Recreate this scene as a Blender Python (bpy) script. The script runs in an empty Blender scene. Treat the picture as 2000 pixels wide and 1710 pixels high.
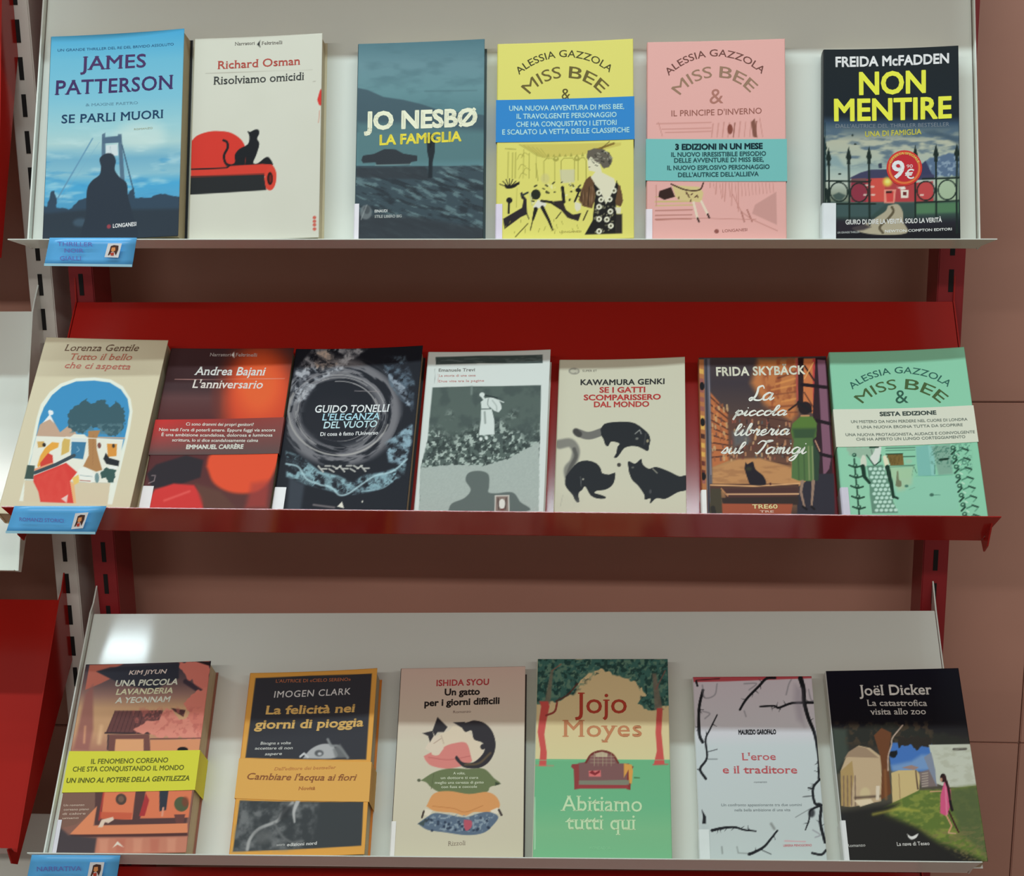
import bpy, bmesh, math, random
import numpy as np
from mathutils import Matrix, Vector

scene = bpy.context.scene
COL = scene.collection
# ------------------------------------------------------------ camera
cam_data = bpy.data.cameras.new('camera'); cam = bpy.data.objects.new('camera', cam_data); COL.objects.link(cam)
cam_data.sensor_width = 36; cam_data.lens = 52.2; cam_data.clip_start = .05
R_, U_, F_ = Vector((0.997023, 0.075692, -0.014673)), Vector((-0.003586, 0.235625, 0.971837)), Vector((-0.077017, 0.968892, -0.235195))
cam.matrix_world = Matrix(((R_.x, U_.x, -F_.x, .1369), (R_.y, U_.y, -F_.y, -1.6715), (R_.z, U_.z, -F_.z, 1.49276), (0, 0, 0, 1)))
scene.camera = cam
# ------------------------------------------------------------ world, lamps, exposure
world = bpy.data.worlds.new('world'); scene.world = world; world.use_nodes = True
bg = world.node_tree.nodes['Background']; bg.inputs[0].default_value = (1.0, .93, .84, 1); bg.inputs[1].default_value = AMB = .215
def lamp(name, loc, target, sx, sy, power, col):
    d = bpy.data.lights.new(name, 'AREA'); d.shape = 'RECTANGLE'; d.size = sx; d.size_y = sy; d.energy = power; d.color = col
    o = bpy.data.objects.new(name, d); COL.objects.link(o); o.location = loc
    z = (Vector(loc) - Vector(target)).normalized(); x = Vector((1, 0, 0)); y = z.cross(x).normalized()
    o.matrix_world = Matrix(((x.x, y.x, z.x, loc[0]), (x.y, y.y, z.y, loc[1]), (x.z, y.z, z.z, loc[2]), (0, 0, 0, 1)))
lamp('ceiling_tube_light', (-1.15, -.78, 2.6), (-1.15, -.15, 1.0), 3.7, .035, 26, (.82, .99, 1.04))
lamp('far_ceiling_light', (0, -4.0, 3.0), (0, 0, 1.0), 6.0, .12, 56, (1.0, .96, .92))
vs = scene.view_settings
scene.display_settings.display_device = 'sRGB'
vs.view_transform = 'Standard'; vs.look = 'None'; vs.gamma = 1; vs.use_curve_mapping = False; vs.exposure = 0.0

# ------------------------------------------------------------ helpers
def s2l(c):
    c = np.asarray(c, float) / 255.
    return np.where(c <= .04045, c / 12.92, ((c + .055) / 1.055) ** 2.4)
KL = .72                         # how bright a white surface in full light shows in the photograph
def alb(c, k=KL): return np.clip(s2l(c) / k, 0, .92)
def ink(c):
    a = alb(c, .82); g = a @ np.array([.2126, .7152, .0722]); return a * .93 + g[..., None] * .07   # printed card, seen a little brighter for its slight sheen
def material(name, col, rough=.4, metal=0, spec=.5, noise=0, nscale=30, bump=0, bscale=200, coat=0):
    m = bpy.data.materials.new(name); m.use_nodes = True; nt = m.node_tree; b = nt.nodes['Principled BSDF']
    b.inputs['Roughness'].default_value = rough; b.inputs['Metallic'].default_value = metal
    b.inputs['Specular IOR Level'].default_value = spec; b.inputs['Coat Weight'].default_value = coat; b.inputs['Coat Roughness'].default_value = .08
    tc = nt.nodes.new('ShaderNodeTexCoord')
    n = nt.nodes.new('ShaderNodeTexNoise'); n.inputs['Scale'].default_value = nscale; n.inputs['Detail'].default_value = 4
    nt.links.new(tc.outputs['Object'], n.inputs['Vector'])
    r = nt.nodes.new('ShaderNodeValToRGB'); c = np.array(col[:3])
    r.color_ramp.elements[0].position = .3; r.color_ramp.elements[1].position = .7
    r.color_ramp.elements[0].color = (*(c * (1 - noise)), 1); r.color_ramp.elements[1].color = (*(np.clip(c * (1 + noise), 0, 1)), 1)
    nt.links.new(n.outputs['Fac'], r.inputs[0]); nt.links.new(r.outputs[0], b.inputs['Base Color'])
    if bump:
        n2 = nt.nodes.new('ShaderNodeTexNoise'); n2.inputs['Scale'].default_value = bscale; nt.links.new(tc.outputs['Object'], n2.inputs['Vector'])
        bp = nt.nodes.new('ShaderNodeBump'); bp.inputs['Strength'].default_value = bump; bp.inputs['Distance'].default_value = .002
        nt.links.new(n2.outputs['Fac'], bp.inputs['Height']); nt.links.new(bp.outputs[0], b.inputs['Normal'])
    return m
def print_material(name, rough, coat=0):
    m = bpy.data.materials.new(name); m.use_nodes = True; nt = m.node_tree; b = nt.nodes['Principled BSDF']
    a = nt.nodes.new('ShaderNodeVertexColor'); a.layer_name = 'ink'
    nt.links.new(a.outputs[0], b.inputs['Base Color']); b.inputs['Roughness'].default_value = rough
    b.inputs['Specular IOR Level'].default_value = .12; b.inputs['Coat Weight'].default_value = coat; b.inputs['Coat Roughness'].default_value = .12
    return m
M = {}
M['print'] = print_material('printed_card', .45)
M['band'] = print_material('printed_paper', .6)
M['white_steel'] = material('white_painted_steel', alb((201, 206, 198)), .11, noise=.012, nscale=6, bump=.008, bscale=500)
M['red_steel'] = material('red_painted_steel', alb((150, 26, 20)), .15, noise=.03, nscale=6, bump=.008, bscale=500, coat=0)
M['upright_white'] = material('grey_white_steel', alb((188, 184, 176)), .35, noise=.03, nscale=15)
M['upright_red'] = material('dark_red_steel', alb((128, 30, 34)), .35, noise=.04, nscale=15)
M['slot'] = material('dark_slot', (.004, .003, .003), .8)
M['tile'] = material('brown_wall_tile', alb((168, 126, 110)), .35, noise=.07, nscale=3, bump=.05, bscale=60)
M['tile2'] = material('brown_wall_tile_b', alb((166, 124, 108)), .35, noise=.08, nscale=3.4, bump=.05, bscale=60)
M['grout'] = material('tile_grout', alb((146, 113, 99)), .9, noise=.1)
M['floor'] = material('floor_vinyl', alb((112, 98, 90)), .5, noise=.08, nscale=5)
M['pages'] = material('page_edges', alb((180, 166, 136)), .8, noise=.14, nscale=1)
# page edges: fine lines across the thickness
nt = M['pages'].node_tree
for nd in nt.nodes:
    if nd.bl_idname == 'ShaderNodeTexNoise':
        mp = nt.nodes.new('ShaderNodeMapping'); mp.inputs['Scale'].default_value = (2, 2, 1400)
        src = nd.inputs['Vector'].links[0].from_socket; nt.links.new(src, mp.inputs[0]); nt.links.new(mp.outputs[0], nd.inputs['Vector'])
def plain(rgb, rough=.45, name='cover_card', _c={}):
    k = (tuple(rgb), rough)
    if k not in _c: _c[k] = material(name, alb(rgb), rough, noise=.03, nscale=40)
    return _c[k]

def mesh_obj(name, verts, faces, mat, parent=None, col=None, smooth=False):
    me = bpy.data.meshes.new(name); me.from_pydata([tuple(map(float, v)) for v in verts], [], faces); me.update()
    if mat: me.materials.append(mat)
    if col is not None:
        a = me.color_attributes.new('ink', 'FLOAT_COLOR', 'POINT')
        c4 = np.ones((len(verts), 4), np.float32); c4[:, :3] = col; a.data.foreach_set('color', c4.ravel())
    if smooth: me.polygons.foreach_set('use_smooth', [True] * len(me.polygons))
    o = bpy.data.objects.new(name, me); COL.objects.link(o)
    if parent: o.parent = parent
    return o
def prism(sections):
    """closed hull from equal-length rings of points"""
    n = len(sections[0]); V = [p for s in sections for p in s]; F = []
    for k in range(len(sections) - 1):
        for i in range(n):
            a = k * n + i; b = k * n + (i + 1) % n; F.append((a, b, b + n, a + n))
    F.append(tuple(reversed(range(n)))); F.append(tuple((len(sections) - 1) * n + i for i in range(n)))
    return V, F
def fix(o, bev=0, seg=2):
    bm = bmesh.new(); bm.from_mesh(o.data); bmesh.ops.recalc_face_normals(bm, faces=bm.faces)
    if bev: bmesh.ops.bevel(bm, geom=list(bm.edges), offset=bev, segments=seg, affect='EDGES', clamp_overlap=True)
    bm.to_mesh(o.data); bm.free(); return o
def box(name, lo, hi, mat, parent=None, bev=0):
    x0, y0, z0 = lo; x1, y1, z1 = hi
    V, F = prism([[(x0, y0, z0), (x1, y0, z0), (x1, y1, z0), (x0, y1, z0)], [(x0, y0, z1), (x1, y0, z1), (x1, y1, z1), (x0, y1, z1)]])
    return fix(mesh_obj(name, V, F, mat, parent), bev)
def plate_x(name, yz, x0, x1, mat, parent=None, bev=0):
    V, F = prism([[(x0, y, z) for y, z in yz], [(x1, y, z) for y, z in yz]])
    return fix(mesh_obj(name, V, F, mat, parent), bev)
def empty(name, loc=(0, 0, 0), mw=None):
    o = bpy.data.objects.new(name, None); o.empty_display_size = .05; COL.objects.link(o)
    if mw is not None: o.matrix_world = mw
    else: o.location = loc
    return o
def tag(o, label=None, cat=None, group=None, kind=None):
    if label: o['label'] = label
    if cat: o['category'] = cat
    if group: o['group'] = group
    if kind: o['kind'] = kind
    return o

# ------------------------------------------------------------ setting: tiled wall and floor
FLOOR = -.06
wall = box('wall_back', (-2.4, .106, FLOOR), (2.4, .2, 2.9), M['grout']); tag(wall, kind='structure')
fl = box('floor', (-7, -10, FLOOR - .05), (7, .2, FLOOR), M['floor']); tag(fl, kind='structure')
TH = .4395; tw = 1.2; z0 = .6692 - 2 * TH
for r in range(7):
    za = max(z0 + r * TH + .0007 + (.26 if r > 3 else 0), FLOOR + .001); zb = z0 + (r + 1) * TH - .0007 + (.26 if r >= 3 else 0)
    if zb < FLOOR + .02: continue
    off = .6317 if r < 3 else .70
    for k in range(-6, 5):
        xa = max(off + k * tw + .0007, -2.39); xb = min(off + (k + 1) * tw - .0007, 2.39)
        if xb - xa < .05: continue
        box('tile', (xa, .1, za), (xb, .1075, zb), M['tile'] if (r * 7 + k * 3) % 5 < 3 else M['tile2'], wall, .0012)

# ------------------------------------------------------------ uprights
SL = [1.268 + .0406 * i for i in range(-30, 22)]
def upright(cx, mat, label, top=2.15):
    u = empty('shelf_upright', (cx, 0, FLOOR)); w = .0145; d = .058
    box('post', (-w, .0, 0), (w, d, top - FLOOR), mat, u, .0012)
    n = 0
    for z in SL:
        if z < .42 or z > 1.66: continue
        zz = z - FLOOR
        box('slot', (-.0026, -.0006, zz - .0125), (.0026, .0012, zz + .0125), M['slot'], u); n += 1
    tag(u, label, 'shelf upright', 'slotted uprights')
    return u
upright(-.494, M['upright_red'], 'dark red slotted upright at the left end of the book shelves')
upright(.4945, M['upright_red'], 'dark red slotted upright at the right end of the book shelves')
upright(-.5425, M['upright_white'], 'grey white slotted upright just left of the red one')

# ------------------------------------------------------------ sloping display trays
def tray_frame(q):
    yt, zt, th, ln, L, dx, sl, hw = q
    c = Vector((dx, yt - ln * math.sin(th), zt - ln * math.cos(th)))
    ux = Vector((1, 0, sl)).normalized(); up = Vector((0, math.sin(th), math.cos(th)))
    n = ux.cross(up).normalized(); n = Vector((0, -math.cos(th), math.sin(th))) if n.y > 0 else n
    up = n.cross(ux).normalized()
    return c, ux, up, n
def mat_of(c, ux, up, n):
    return Matrix(((ux.x, up.x, n.x, c.x), (ux.y, up.y, n.y, c.y), (ux.z, up.z, n.z, c.z), (0, 0, 0, 1)))
def tray(q, mat, label, proud=(.006, .006), lip=.012, tip=False):
    yt, zt, th, ln, L, dx, sl, hw = q
    mw = mat_of(*tray_frame(q)); r = empty('display_shelf', mw=mw)      # local: x along, y up the slope, z out of the slope
    T = .0012
    box('back_panel', (-hw, -T, -T), (hw, ln, 0), mat, r, .0005)
    a, b = hw - .001, hw + lip
    V, F = prism([[(-a, -T, 0), (a, -T, 0), (a, -.00005, 0), (-a, -.00005, 0)], [(-b, -T, L), (b, -T, L), (b, -.00005, L), (-b, -.00005, L)]])
    fix(mesh_obj('front_ledge', V, F, mat, r), .0003)
    # folded rim along the top of the panel
    box('top_fold', (-hw, ln - .0012, -.0035), (hw, ln, -.0013), mat, r)
    # world-vertical bracket plates at both ends, hooked into the uprights
    inv = mw.inverted()
    for s, pr in ((-1, proud[0]), (1, proud[1])):
        x0 = s * (hw + .0008); x1 = s * (hw + .0024)
        def Wp(y, z): p = inv @ Vector((mw.translation.x, y, z)); return (p.y, p.z)
        yb = -.0005
        hook = [Wp(yb, zt + .028), Wp(yb, zt - .085)]
        low = (-.012, -.004) if tip else (-.0014, -.004); foot = (-.0135, .012) if tip else (-.0014, .008)
        pts = [(ln - .002, pr), (ln + .012, pr - .004) if pr > 0 else (ln + .004, -.004), hook[0], hook[1], low, foot, (-.0012, L * .75), (0.0, pr)]
        if pr <= 0: pts = [(ln, 0), hook[0], hook[1], low, foot, (-.0012, L * .75), (0, 0)]
        V, F = prism([[(x0, y, z) for y, z in pts], [(x1, y, z) for y, z in pts]])
        fix(mesh_obj('side_bracket', V, F, mat, r))
    tag(r, label, 'shelf', 'sloping display shelves')
    return r
TRAYS = [[-0.01676, 1.59963, 0.37213, 0.29789, 0.03333, -0.00308, -0.00647, 0.49435],
         [-0.00291, 1.24673, 0.75145, 0.29149, 0.0527, -0.00194, -0.00278, 0.49809],
         [-0.02282, 0.88104, 0.77959, 0.29841, 0.03864, -0.0024, 0.01746, 0.49776]]
tray(TRAYS[0], M['white_steel'], 'white sloping shelf holding the top row of six books', (.008, .008), .013)
tray(TRAYS[1], M['red_steel'], 'dark red sloping shelf holding the middle row of seven books', (0, 0), .008, True)
tray(TRAYS[2], M['white_steel'], 'white sloping shelf holding the bottom row of six books', (.008, 0), .008)
tray([-.018, .5426, .77, .298, .0386, 0, .02, .497], M['red_steel'], 'dark red shelf just showing along the bottom edge under the lowest books')
tray([-.017, 1.943, .372, .298, .034, 0, 0, .495], M['white_steel'], 'white shelf above the top row, outside the picture')
def side_tray(yt, zt, deg, L, mat, label):
    hw = .49; return tray([yt, zt, math.radians(deg), .298, L, -.547 - hw, 0, hw], mat, label, (.004, .004), .010, mat is M['red_steel'])
side_tray(-.02, 1.611, 15, .034, M['red_steel'], 'dark red shelf end of the next bay at the upper left edge')
side_tray(-.02, 1.240, 21, .034, M['white_steel'], 'white shelf end of the next bay at the middle left edge')
side_tray(-.02, .8886, 38, .040, M['red_steel'], 'glossy dark red shelf end of the next bay at the lower left')
side_tray(-.02, .604, 21, .034, M['white_steel'], 'white shelf end of the next bay in the bottom left corner')
side_tray(-.02, 1.97, 21, .034, M['white_steel'], 'white shelf of the next bay above the picture')

# ------------------------------------------------------------ lettering
def _H(src, dst):
    A = []
    for (x, y), (u, v) in zip(src, dst):
        A.append([x, y, 1, 0, 0, 0, -u * x, -u * y, -u]); A.append([0, 0, 0, x, y, 1, -v * x, -v * y, -v])
    return np.linalg.svd(np.array(A))[2][-1].reshape(3, 3)
def _ap(H, X, Y):
    w = H[2, 0] * X + H[2, 1] * Y + H[2, 2]
    return (H[0, 0] * X + H[0, 1] * Y + H[0, 2]) / w, (H[1, 0] * X + H[1, 1] * Y + H[1, 2]) / w
_gc = {}
def glyphs(s, bold=0, shear=0, space=1.0, serif=False):
    k = (s, bold, shear, space, serif)
    if k in _gc: return _gc[k]
    cu = bpy.data.curves.new('t', 'FONT'); cu.body = s; cu.space_character = space; cu.resolution_u = 3
    o = bpy.data.objects.new('t', cu); me = o.to_mesh()
    V = np.array([v.co[:2] for v in me.vertices]); F = [tuple(p.vertices) for p in me.polygons]
    cnt = {}
    for f in F:
        for i in range(len(f)):
            e = (f[i], f[(i + 1) % len(f)]); e = (min(e), max(e)); cnt[e] = cnt.get(e, 0) + 1
    edge = [e for e, n in cnt.items() if n == 1]
    X = list(map(tuple, V))
    if serif:
        ex = .055; th = .04
        for a, b in edge:
            dy = abs(V[a, 1] - V[b, 1]); dx = abs(V[a, 0] - V[b, 0])
            if dy < .01 and .03 < dx < .19:
                xa, xb, y = min(V[a, 0], V[b, 0]), max(V[a, 0], V[b, 0]), V[a, 1]
                n = len(X); d = th if y < .3 else -th
                X += [(xa - ex, y), (xb + ex, y), (xb + ex, y + d), (xa - ex, y + d)]; F.append((n, n + 1, n + 2, n + 3))
    if bold:
        for a, b in edge:
            p, q = V[a], V[b]; L = np.hypot(*(q - p))
            if L < 1e-5: continue
            d = (q - p) / L * bold; nn = np.array([-d[1], d[0]]); n = len(X)
            X += [tuple(p - d * .7 - nn), tuple(q + d * .7 - nn), tuple(q + d * .7 + nn), tuple(p - d * .7 + nn)]; F.append((n, n + 1, n + 2, n + 3))
    V = np.array(X); o.to_mesh_clear(); bpy.data.objects.remove(o); bpy.data.curves.remove(cu)
    V[:, 0] += shear * V[:, 1]
    V[:, 0] -= V[:, 0].min(); W = V[:, 0].max(); V[:, 1] /= .682
    _gc[k] = (V, F, W); return _gc[k]

CUR = {'a': ([(.9, .85), (.5, 1), (.1, .6), (.2, .05), (.6, .1), (.9, .8), (.92, .9), (.85, .2), (1.0, 0), (1.25, .3)], 1.2),
 'b': ([(0, .3), (.4, 1.4), (.45, 2), (.25, 1.9), (.2, .3), (.5, 0), (.8, .5), (.5, .9), (1.1, .8)], 1.05),
 'c': ([(.8, .8), (.5, 1), (.1, .6), (.2, .1), (.5, 0), (1, .4)], .95), 'e': ([(0, .3), (.6, .6), (.5, 1), (.15, .7), (.2, .1), (.5, 0), (1, .4)], .95),
 'g': ([(.9, .85), (.5, 1), (.1, .6), (.2, .1), (.6, .1), (.9, .9), (.8, -.5), (.45, -1.1), (.1, -.9), (.6, -.3), (1.2, .3)], 1.15),
 'i': ([(0, .3), (.25, 1), (.2, .2), (.4, 0), (.7, .3)], .65), 'l': ([(0, .3), (.5, 1.5), (.45, 2), (.2, 1.7), (.15, .3), (.35, 0), (.7, .3)], .65),
 'm': ([(0, .6), (.15, 1), (.15, 0), (.2, .6), (.45, 1), (.5, .6), (.5, 0), (.55, .6), (.85, 1), (.9, .5), (.95, .05), (1.3, .3)], 1.25),
 'o': ([(.6, 1), (.15, .8), (.1, .2), (.5, 0), (.85, .4), (.7, .9), (.5, 1), (.8, .75), (1.1, .8)], 1.0),
 'p': ([(0, .5), (.25, 1.1), (.1, -.9), (.22, .6), (.6, 1), (.85, .5), (.5, .05), (.3, .2), (1.05, .3)], 1.05),
 'r': ([(0, .3), (.2, 1.1), (.35, .9), (.6, .9), (.5, .2), (.7, 0), (.9, .3)], .85), 's': ([(0, .1), (.4, 1.1), (.6, .5), (.5, .05), (.1, .1), (.8, .3)], .75),
 'u': ([(0, .6), (.15, 1), (.15, .2), (.4, 0), (.7, .4), (.75, 1), (.75, .2), (.9, 0), (1.15, .3)], 1.1), 'n': ([(0, .6), (.15, 1), (.15, 0), (.2, .6), (.5, 1), (.6, .5), (.65, .05), (1.0, .3)], .95),
 'L': ([(1.2, 1.6), (.95, 2), (.55, 1.8), (.6, 1.2), (.55, .5), (.2, .0), (0, .2), (.25, .4), (.7, .05), (1.2, 0), (1.5, .3)], 1.4),
 'T': ([(-.1, 1.5), (.3, 2), (1.0, 1.85), (1.6, 2.05), (.95, 1.95), (.7, .9), (.3, 0), (-.05, .15)], 1.2)}
def catmull(p, n=5):
    p = np.array(p, float); q = np.vstack([2 * p[0] - p[1], p, 2 * p[-1] - p[-2]]); out = []
    for i in range(1, len(q) - 2):
        for t in np.linspace(0, 1, n, endpoint=False):
            a, b, c, d = q[i - 1:i + 3]
            out.append(.5 * ((2 * b) + (-a + c) * t + (2 * a - 5 * b + 4 * c - d) * t * t + (-a + 3 * b - 3 * c + d) * t ** 3))
    out.append(p[-1]); return np.array(out)

# ------------------------------------------------------------ flat print painted on a cover, as vertex colours
def _hash(ix, iy, seed):
    h = (ix * 374761393 + iy * 668265263 + seed * 974634777) & 0xffffffff
    h = ((h ^ (h >> 13)) * 1274126177) & 0xffffffff
    return ((h ^ (h >> 16)) & 0xffff) / 65535.
def vnoise(x, y, seed=0):
    ix = np.floor(x).astype(np.int64); iy = np.floor(y).astype(np.int64); fx = x - ix; fy = y - iy
    fx = fx * fx * (3 - 2 * fx); fy = fy * fy * (3 - 2 * fy)
    a = _hash(ix, iy, seed); b = _hash(ix + 1, iy, seed); c = _hash(ix, iy + 1, seed); d = _hash(ix + 1, iy + 1, seed)
    return (a * (1 - fx) + b * fx) * (1 - fy) + (c * (1 - fx) + d * fx) * fy
def fbm(x, y, seed=0, o=4):
    s = 0; a = .5; t = 0
    for i in range(o): s = s + a * vnoise(x * 2 ** i, y * 2 ** i, seed + i * 7); t += a; a *= .5
    return s / t
def sstep(a, b, x): t = np.clip((x - a) / (b - a), 0, 1); return t * t * (3 - 2 * t)

class Art:
    STEP = .00092
    def __init__(s, spec, base):
        s.row, s.u0, s.W, s.H, s.vb, s.rot, s.t, s.lift, Q = spec
        rect = [(0, s.H), (s.W, s.H), (s.W, s.vb), (0, s.vb)]
        s.P2U = _H(Q, rect); s.U2P = _H(rect, Q)
        s.nx = int(s.W / s.STEP) + 1; s.ny = int(s.H / s.STEP) + 1
        u = np.linspace(0, s.W, s.nx); v = np.linspace(0, s.H, s.ny)
        s.Ug, s.Vg = np.meshgrid(u, v); s.X, s.Y = _ap(s.U2P, s.Ug, s.Vg)
        s.img = np.zeros(s.X.shape + (3,)); s.img[:] = base
        s.ox = s.oy = 0.; s.s = 1.; s.txt = {'cover': [], 'band': [], 'sticker': []}; s.layer = 'cover'
        s.band = None; s.label = None; s.sticker = None
        s.side = (200, 190, 170); s.spine = base
    def frame(s, ox, oy, sc): s.ox, s.oy, s.s = ox, oy, sc; return s
    def p(s, pts): return [(s.ox + x / s.s, s.oy + y / s.s) for x, y in pts]
    def fill(s, c): s.img[:] = c
    def mix(s, m, c, a=1.): m = np.clip(m * a, 0, 1)[..., None]; s.img[:] = s.img * (1 - m) + np.asarray(c, float) * m
    def gradv(s, stops):
        Y = (s.Y - s.oy) * s.s; ys = [k[0] for k in stops]
        for i in range(3): s.img[..., i] = np.interp(Y, ys, [k[1][i] for k in stops])
    def _win(s, pts, m):
        pts = np.array(pts); x0, y0 = pts.min(0) - m; x1, y1 = pts.max(0) + m
        return (s.X >= x0) & (s.X <= x1) & (s.Y >= y0) & (s.Y <= y1)
    def polymask(s, pts, soft=1.0, warp=None):
        P = s.p(pts); m = np.zeros(s.X.shape); mg = soft + 2 + (warp[0] if warp else 0)
        sel = s._win(P, mg)
        if not sel.any(): return m
        x = s.X[sel]; y = s.Y[sel]
        if warp:
            a, sc, sd = warp; nx_ = vnoise(x / sc, y / sc, sd) - .5; ny_ = vnoise(x / sc + 31, y / sc + 17, sd + 3) - .5
            x = x + nx_ * 2 * a; y = y + ny_ * 2 * a
        ins = np.zeros(x.shape, bool); dd = np.full(x.shape, 1e9)
        for i in range(len(P)):
            (xa, ya), (xb, yb) = P[i], P[(i + 1) % len(P)]
            c = (ya > y) != (yb > y)
            if ya != yb: ins ^= c & (x < (xb - xa) * (y - ya) / (yb - ya) + xa)
            l2 = (xb - xa) ** 2 + (yb - ya) ** 2 + 1e-9; t = np.clip(((x - xa) * (xb - xa) + (y - ya) * (yb - ya)) / l2, 0, 1)
            dd = np.minimum(dd, (x - xa - t * (xb - xa)) ** 2 + (y - ya - t * (yb - ya)) ** 2)
        d = np.sqrt(dd) * np.where(ins, 1, -1); m[sel] = sstep(-soft, soft, d); return m
    def poly(s, pts, c, a=1., soft=1.0, warp=None): s.mix(s.polymask(pts, soft, warp), c, a)
    def curve(s, pts, c, a=1., soft=1.0, warp=None, n=5):
        q = catmull(list(pts) + [pts[0]], n); s.poly([tuple(k) for k in q[:-1]], c, a, soft, warp)
    def ell(s, cx, cy, rx, ry, c, a=1., soft=1.0, rot=0, warp=None):
        q = [(cx + rx * math.cos(t) * math.cos(rot) - ry * math.sin(t) * math.sin(rot), cy + rx * math.cos(t) * math.sin(rot) + ry * math.sin(t) * math.cos(rot)) for t in np.linspace(0, 2 * math.pi, 24, endpoint=False)]
        s.poly(q, c, a, soft, warp)
    def linemask(s, pts, w, soft=.8, sm=False):
        if sm: pts = [tuple(k) for k in catmull(pts)]
        P = s.p(pts); m = np.zeros(s.X.shape); ws = [k / s.s for k in (w if isinstance(w, (list, tuple)) else (w, w))]; sel = s._win(P, max(ws) + soft + 2)
        if not sel.any(): return m
        x = s.X[sel]; y = s.Y[sel]; best = np.full(x.shape, -1e9); n = len(P) - 1
        for i in range(n):
            (xa, ya), (xb, yb) = P[i], P[i + 1]; l2 = (xb - xa) ** 2 + (yb - ya) ** 2 + 1e-9
            t = np.clip(((x - xa) * (xb - xa) + (y - ya) * (yb - ya)) / l2, 0, 1)
            d = np.hypot(x - xa - t * (xb - xa), y - ya - t * (yb - ya)); ww = (ws[0] + (ws[1] - ws[0]) * (i + t) / n) / 2
            best = np.maximum(best, ww - d)
        m[sel] = sstep(-soft, soft, best); return m
    def line(s, pts, w, c, a=1., soft=.8, sm=False): s.mix(s.linemask(pts, w, soft, sm), c, a)
    # lettering (raised ink meshes); x0,y0 -> x1,y1 is the base line, h the height of a capital, in the frame's pixels
    def T(s, txt, x0, y0, x1, y1, h, c, bold=0, shear=0, serif=False, space=1.0):
        V, F, W = glyphs(txt, bold, shear, space, serif)
        (ax, ay), (bx, by) = s.p([(x0, y0), (x1, y1)]); hp = h / s.s
        u, v = _ap(s.P2U, np.array([ax, (ax + bx) / 2]), np.array([ay, (ay + by) / 2])); px, py = _ap(s.U2P, u[1], v[1] + .01); qx, qy = _ap(s.U2P, u[1], v[1])
        k = hp / abs(py - qy); upx, upy = (px - qx) * k, (py - qy) * k
        t = V[:, 0] / W
        s.txt[s.layer].append((np.stack([ax + (bx - ax) * t + upx * V[:, 1], ay + (by - ay) * t + upy * V[:, 1]], 1), F, c))
    def ARC(s, txt, cx, cy, r, a0, a1, h, c, bold=0, ry=None, space=1.0):
        V, F, W = glyphs(txt, bold, 0, space); a = np.radians(a0 + (a1 - a0) * V[:, 0] / W); k = (ry or r) / r
        X = cx + (r + V[:, 1] * h) * np.sin(a); Y = cy - (r + V[:, 1] * h) * np.cos(a) * k
        s.txt[s.layer].append((np.stack([s.ox + X / s.s, s.oy + Y / s.s], 1), F, c))
    def SCRIPT(s, txt, x0, y0, x1, y1, xh, w, c):
        adv = 0; L = []
        for ch in txt:
            if ch == ' ': adv += .9; continue
            p, a = CUR[ch]; q = catmull(p); q[:, 0] += adv; q[:, 0] += .3 * q[:, 1]; L.append(q)
            if ch == 'i': L.append(np.array([[adv + .65, 1.5], [adv + .75, 1.62]]))
            adv += a
        Wt = max(q[:, 0].max() for q in L); V = []; F = []
        for q in L:
            X = x0 + (x1 - x0) * q[:, 0] / Wt; Y = y0 + (y1 - y0) * q[:, 0] / Wt - xh * q[:, 1]
            P = np.stack([s.ox + X / s.s, s.oy + Y / s.s], 1); d = np.gradient(P, axis=0); d /= np.linalg.norm(d, axis=1)[:, None] + 1e-9
            n = np.stack([-d[:, 1], d[:, 0]], 1) * (w / s.s / 2) * (1 + .35 * d[:, 1:2]); b = len(V)
            V += list(map(tuple, P + n)) + list(map(tuple, P - n)); m = len(P)
            F += [(b + i, b + i + 1, b + m + i + 1, b + m + i) for i in range(m - 1)]
        s.txt[s.layer].append((np.array(V), F, c))

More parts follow.
